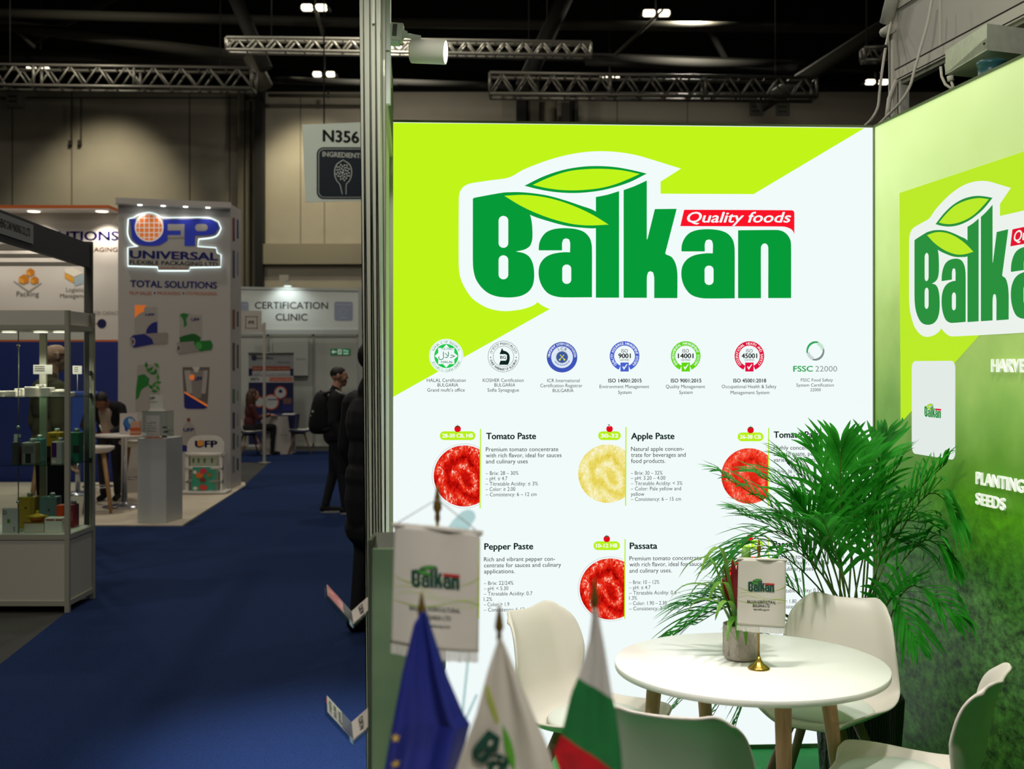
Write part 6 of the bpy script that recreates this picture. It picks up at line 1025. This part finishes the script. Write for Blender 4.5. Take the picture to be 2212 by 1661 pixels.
def stool(px, Y, label, z=.745):
    root = thing('bar_stool', label, 'stool', (gx(px, Y), Y, .02), 0, 'bar stools with wooden legs'); mb = MB(); mb.lathe([(.03, z-.06), (.12, z-.05), (.185, z-.01), (.19, z+.02), (.17, z+.025), (.1, z+.01), (.0001, z+.005)], D('d8d2c6', .4), (0, 0, 0), 28); mb.build('seat', root); WD = D('a9835a', .5, 0, 0, .15, 20)
    for k in range(4): a = math.pi/4+k*math.pi/2+.3; mb = MB(); mb.tube([(.09*math.cos(a), .09*math.sin(a), z-.05), (.21*math.cos(a), .21*math.sin(a), 0)], [.026, .016], WD, 10); mb.build('leg', root)
    mb = MB(); mb.tube([(.165*math.cos(t*math.pi/12), .165*math.sin(t*math.pi/12), .3) for t in range(25)], .009, CR, 8); mb.build('foot_ring', root); return root
stool(211, 13.75, 'bar stool beside the cabinet, in front of the writing man'); stool(290, 14.75, 'bar stool partly hidden behind the white plinth'); stool(95, 12.9, 'bar stool seen through the cabinet glass', .74)
for (px, lb_) in ((158, 'upper'), ): pass
bc = thing('blue_chair', 'blue padded chair seen through the cabinet beside the navy wall', 'chair', (gx(168, 15.6), 15.6, .02)); BLC = D('3a5fc0', .6); mb = MB(); mb.box((-.16, -.22, .62), (.2, .2, .72), BLC); o = mb.build('seat', bc); bevel(o, .03); mb = MB(); mb.box((-.16, .16, .8), (.2, .24, 1.36), BLC); o = mb.build('backrest', bc); bevel(o, .03); mb = MB(); mb.tube([(0, 0, 0), (0, 0, .62)], .03, CR, 10); mb.lathe([(.2, 0), (.2, .02), (.03, .05)], CR, (0, 0, 0), 20); mb.tube([(0, .2, .65), (0, .2, .85)], .02, CR, 8); mb.build('pedestal', bc)
# ================================================================= CERTIFICATION CLINIC
HC = Plane(500, 23.4, 776, 23.6); ch_ = thing('clinic_header', 'white fascia header reading certification clinic, lit from above', 'header sign'); CW = D('c9cfc9', .6); CGR = D('8a93a6', .6); INKC = D('1d2523', .6)
mb = MB(); HC.slab(mb, [(500, 622), (776, 627), (776, 718), (500, 718)], CW, -.05, 0); mb.build('header_board', ch_); mb = MB(); HC.slab(mb, [(500, 712), (779, 712), (779, 722), (500, 722)], D('aab0aa', .5), -.06, .02); mb.build('rail', ch_); mb = MB(); HC.slab(mb, [(500, 619), (779, 624), (779, 629), (500, 624)], D('aab0aa', .5), -.06, .02); mb.build('rail', ch_)
mb = MB(); HC.slab(mb, [(774, 620), (782, 620), (782, 982), (774, 982)], D('a2a79f', .5), -.08, .03); mb.build('corner_post', ch_)
mb = MB(); tx(mb, HC, 'CERTIFICATION', 550.5, 708.5, 666.5, 14.5, INKC, .004, .01); mb.build('lettering', ch_); mb = MB(); tx(mb, HC, 'CLINIC', 595.5, 664, 692, 14.5, INKC, .004, .01); mb.build('lettering', ch_)
for x0, x1 in ((722, 762), (497, 537)):
    mb = MB()
    HC.pp(mb, rrect(x0, 651.5, x1, 692.5, 5), CGR, .004); tx(mb, HC, 'CERTIFICATION', x0+3, x1-3, 660, 3.5, D('b9c0cc'), .006); tx(mb, HC, 'CLINIC', x0+12, x1-12, 688, 3.5, D('b9c0cc'), .006); HC.pp(mb, circ((x0+x1)/2, 673, 8), D('9aa3b4'), .005); HC.pp(mb, circ((x0+x1)/2, 673, 6.8), CGR, .0055); mb.build('badge_print', ch_)
rebase(ch_, HC.P(776, 982))
cl_ = thing('arm_spotlight', 'small arm spotlight on top of the clinic header', 'spotlight'); p0 = HC.P(622, 619, .0); mb = MB(); mb.tube([p0, p0+Vector((0, -.1, .1)), p0+Vector((0, -.3, .16))], .02, CW, 8); mb.box((p0.x-.07, p0.y-.05, p0.z-.01), (p0.x+.07, p0.y+.02, p0.z+.02), CW); mb.build('arm', cl_); mb = MB(); mb.box((p0.x-.09, p0.y-.42, p0.z+.1), (p0.x+.09, p0.y-.28, p0.z+.2), D('b0aa98', .5)); mb.build('lamp_head', cl_); lamp('SPOT', 'header_spot_light', p0+Vector((0, -.35, .09)), p0+Vector((.02, 0, -.5)), 22, (.92, 1, 1), .04, 125, .9); rebase(cl_, p0)
CB = Plane(480, 25.2, 776, 25.2); cb = thing('clinic_back_wall', 'pale shell-scheme back wall of the clinic stand', 'partition wall'); mb = MB(); CB.slab(mb, [(480, 716), (790, 716), (790, 964), (480, 964)], D('b4b7b0', .65), -.05, 0); mb.build('wall_panel', cb); mb = MB(); [CB.slab(mb, [(x, 716), (x+4, 716), (x+4, 964), (x, 964)], D('989c95', .5), 0, .02) for x in (577, 675, 772)]; CB.slab(mb, [(480, 958), (790, 958), (790, 964), (480, 964)], D('c2c4bc', .5), 0, .02); CB.slab(mb, [(480, 720), (790, 720), (790, 727), (480, 727)], D('989c95', .5), 0, .02); mb.build('frame_profile', cb); rebase(cb, CB.P(640, 964))
sb_ = thing('white_sign_board', 'plain white board with tiny lettering on the clinic back wall', 'sign'); mb = MB(); CB.slab(mb, [(592, 731), (667, 731), (667, 811), (592, 811)], D('c0c3bd', .6), .03, .09); o = mb.build('board', sb_); mb = MB(); tx(mb, CB, 'Assurance', 641, 661, 777, 3.5, D('5b605e'), .092); mb.build('lettering', sb_)
ex = thing('fire_exit_sign', 'green fire exit sign with arrow on the clinic wall', 'exit sign'); EG, EW = D('116b3a', .5, 0, .25), D('cfe2d4', .5, 0, .25); mb = MB(); CB.slab(mb, [(714, 753), (757, 753), (757, 767), (714, 767)], EG, .0, .012); mb.build('sign_plate', ex); mb = MB(); P_ = lambda q: CB.pp(mb, q, EW, .014)
P_([(716, 760), (721, 755), (721, 758.5), (727, 758.5), (727, 761.5), (721, 761.5), (721, 765)]); P_([(730, 754.5), (738, 754.5), (738, 765.5), (730, 765.5)]); CB.pp(mb, smooth([(733, 756), (735, 756), (735.5, 759), (737, 762), (735, 761), (733, 765), (732, 764), (733, 760)]), EG, .016); tx(mb, CB, 'Fire', 742, 753, 759.5, 4, EW, .014, .02); tx(mb, CB, 'exit', 742, 753, 765, 4, EW, .014, .02); mb.build('pictogram', ex)
ru = thing('roll_up_banner', 'roll-up banner in white, orange and navy behind the clinic desk', 'banner'); RB = Plane(535, 24.4, 635, 24.4); mb = MB(); RB.slab(mb, [(537, 763), (634, 763), (634, 972), (537, 972)], D('b9bdbf', .6), -.01, 0); mb.build('banner_sheet', ru); mb = MB(); OB, NB_ = D('c8552c'), D('1b2050'); q = lambda pts, m, o=.002: RB.pp(mb, pts, m, o)
q([(537, 796), (634, 796), (634, 812), (537, 812)], NB_); q([(545, 791), (627, 791), (627, 800), (545, 800)], OB, .003); q([(545, 801), (627, 801), (627, 811), (545, 811)], D('c6c8c8'), .003); q([(537, 813), (634, 813), (634, 826), (537, 826)], D('c6c8c8')); q([(582, 815), (632, 815), (632, 824), (582, 824)], OB, .003); q([(537, 826), (634, 826), (634, 960), (537, 960)], NB_)
for (x, y, r_) in ((606, 848, 14), (586, 868, 17), (560, 868, 12)): q(circ(x, y, r_), OB, .003+x*1e-6); q(circ(x, y, r_-2.5), D('c6c8c8'), .004+x*1e-6)
q([(610, 858), (632, 858), (632, 888), (610, 888)], D('232a6a'), .005); q([(612, 860), (630, 860), (630, 872), (612, 872)], D('7a5a4a'), .006); q(circ(606, 845, 4), NB_, .006); q([(578, 862), (600, 862), (600, 864), (578, 864)], NB_, .006); tx(mb, RB, 'eurofins', 556, 590, 776, 6, D('3f4668'), .003, .01); tx(mb, RB, 'Assurance', 600, 626, 784, 4, D('4a5a88'), .003); tx(mb, RB, 'Identify & mitigate risks across', 547, 625, 798, 4.5, D('d8c8be'), .004); tx(mb, RB, 'supply chain social compliance', 547, 625, 809, 4.5, D('3a4060'), .004); tx(mb, RB, 'SMETA', 541, 560, 822, 6, INKC, .003, .03); tx(mb, RB, 'Certification Body', 584, 630, 822, 5, D('d8c8be'), .004); q(circ(549, 773, 6), D('3f4668'), .003); mb.build('banner_print', ru)
mb = MB(); mb.box((RB.P(534, 970).x, 24.3, .006), (RB.P(637, 970).x, 24.5, .06), D('9a9a94', .4, .4)); mb.tube([RB.P(536, 763, -.005), RB.P(635, 763, -.005)], .02, D('9a9a94', .4, .4), 8); mb.build('base_cassette', ru); rebase(ru, RB.P(586, 970))
dk_ = thing('clinic_desk', 'white clinic desk with a navy cloth draped over its end', 'desk'); Yd = 22.9; mb = MB(); zd = gz(898, Yd); mb.box((gx(564, Yd), Yd, .006), (gx(628, Yd), Yd+.55, zd), D('c4bdb4', .55)); mb.build('desk_body', dk_); mb = MB(); mb.box((gx(570, Yd), Yd-.01, zd), (gx(636, Yd), Yd+.56, zd+.012), D('20264e', .8)); mb.prism([(gx(626, Yd), Yd-.012, zd-.3), (gx(634, Yd), Yd-.012, zd-.3), (gx(634, Yd), Yd+.5, zd-.3), (gx(626, Yd), Yd+.5, zd-.3)], [(gx(622, Yd), Yd-.012, zd+.012), (gx(638, Yd), Yd-.012, zd+.012), (gx(638, Yd), Yd+.5, zd+.012), (gx(622, Yd), Yd+.5, zd+.012)], D('20264e', .8)); mb.build('cloth', dk_); DP = Plane(564, Yd, 628, Yd); mb = MB(); tx(mb, DP, 'eurofins', 575, 598, 936, 4.5, D('6a665f'), .002); tx(mb, DP, 'Assurance', 604, 622, 941, 3, D('7a766f'), .002); mb.build('lettering', dk_); rebase(dk_, (gx(596, Yd), Yd, .006))
mb = MB(); mb.box((gx(608, Yd), Yd+.05, zd+.0125), (gx(633, Yd), Yd+.35, zd+.03), D('e2e0da')); tag(mb.build('paper_stack'), 'white stack of paper on the navy cloth of the clinic desk', 'paper')
place(copy_tree(chair0), gx(648, 23.1), 23.1, (-1, -.2), .006, 'white shell chair at the draped end of the clinic desk', 'white chairs at the clinic')
place(copy_tree(chair0), gx(538, 22.6), 22.6, (.9, .44), .006, 'white shell chair under the seated woman at the clinic', 'white chairs at the clinic')
IP = Plane(520, 20.9, 574, 20.9); isn = thing('stand_number_post', 'white flag sign with dashed square on a thin post in the aisle', 'sign post'); mb = MB(); IP.slab(mb, [(519, 671), (565, 671), (565, 700), (572, 700), (572, 717), (519, 718)], D('b9b4aa', .6), -.01, 0); mb.build('sign_plate', isn); mb = MB(); IP.slab(mb, [(568, 697), (573.5, 697), (573.5, 1000), (568, 1000)], D('b4afa5', .5, .2), -.03, .012); mb.build('post', isn); mb = MB()
for k in range(6):
    for (x, y, w_, h_) in ((530+k*4.6, 683, 3, 1.8), (530+k*4.6, 708, 3, 1.8), (530, 683+k*4.6, 1.8, 3), (554.5, 683+k*4.6, 1.8, 3)): IP.pp(mb, [(x, y), (x+w_, y), (x+w_, y+h_), (x, y+h_)], INKC, .002+.0001*k)
mb.build('dashed_square', isn); mb = MB(); tx(mb, IP, 'IFE', 536.5, 549.5, 699.5, 6.5, INKC, .002, .02); mb.build('lettering', isn); mb = MB(); mb.lathe([(.12, 0), (.12, .01), (.02, .014)], D('8a8880', .4, .4), (IP.P(571, 1000).x, 20.91, .006), 20); mb.build('base', isn); rebase(isn, (IP.P(571, 1000).x, 20.9, .006))
# hanging number sign
NS = Plane(653, 13.9, 830, 14.15); ns = thing('hanging_number_sign', 'pale hanging sign with hall number and spoon picture, cut off by the post', 'hanging sign'); NSM = D('d2dccd', .6); NVY = D('0c1a26', .6); CRM = D('e6eadf', .6)
mb = MB(); NS.slab(mb, [(653, 269), (834, 262), (838, 432), (660, 437)], NSM, -.012, 0); sp_ = mb.build('sign_board', ns); mb = MB(); tx(mb, NS, 'N356', 697, 776, 305, 24.5, D('141514', .6), .003, .035); NS.pp(mb, rrect(684, 318, 806, 430, 15), NVY, .003); NS.pp(mb, rrect(688, 321.5, 802, 426.5, 12), CRM, .004); NS.pp(mb, rrect(688.8, 322.3, 801.2, 425.7, 11.5), NVY, .005); tx(mb, NS, 'INGREDIENTS', 696.5, 784, 338, 10.5, CRM, .006, .025)
NS.pp(mb, smooth([(735, 404), (733, 398), (727, 391), (722, 375), (726, 356), (741, 345), (756, 356), (760, 375), (755, 391), (749, 397), (748, 404), (748, 420), (739, 420)], 60), CRM, .006); NS.pp(mb, smooth([(736.2, 404), (734, 397.5), (728, 390.5), (723.2, 375), (727, 356.8), (741, 346.2), (755, 356.8), (758.8, 375), (754, 390.5), (748, 396.5), (747, 404), (747, 421), (740, 421)], 60), NVY, .007)
random.seed(2)
for i in range(34): a = i*2.4; r_ = 2.4*math.sqrt(i)*1.15; NS.pp(mb, circ(741+r_*math.cos(a), 372+r_*math.sin(a)*1.15, 1.5, n=8), CRM, .009)
mb.build('sign_print', sp_)
for x in (700, 800): mb = MB(); mb.tube([NS.P(x, 268, -.006), NS.P(x, 268, -.006)+Vector((0, 0, 8.2))], .008, GAP, 6); mb.build('hanging_wire', ns)
rebase(ns, NS.P(740, 268))
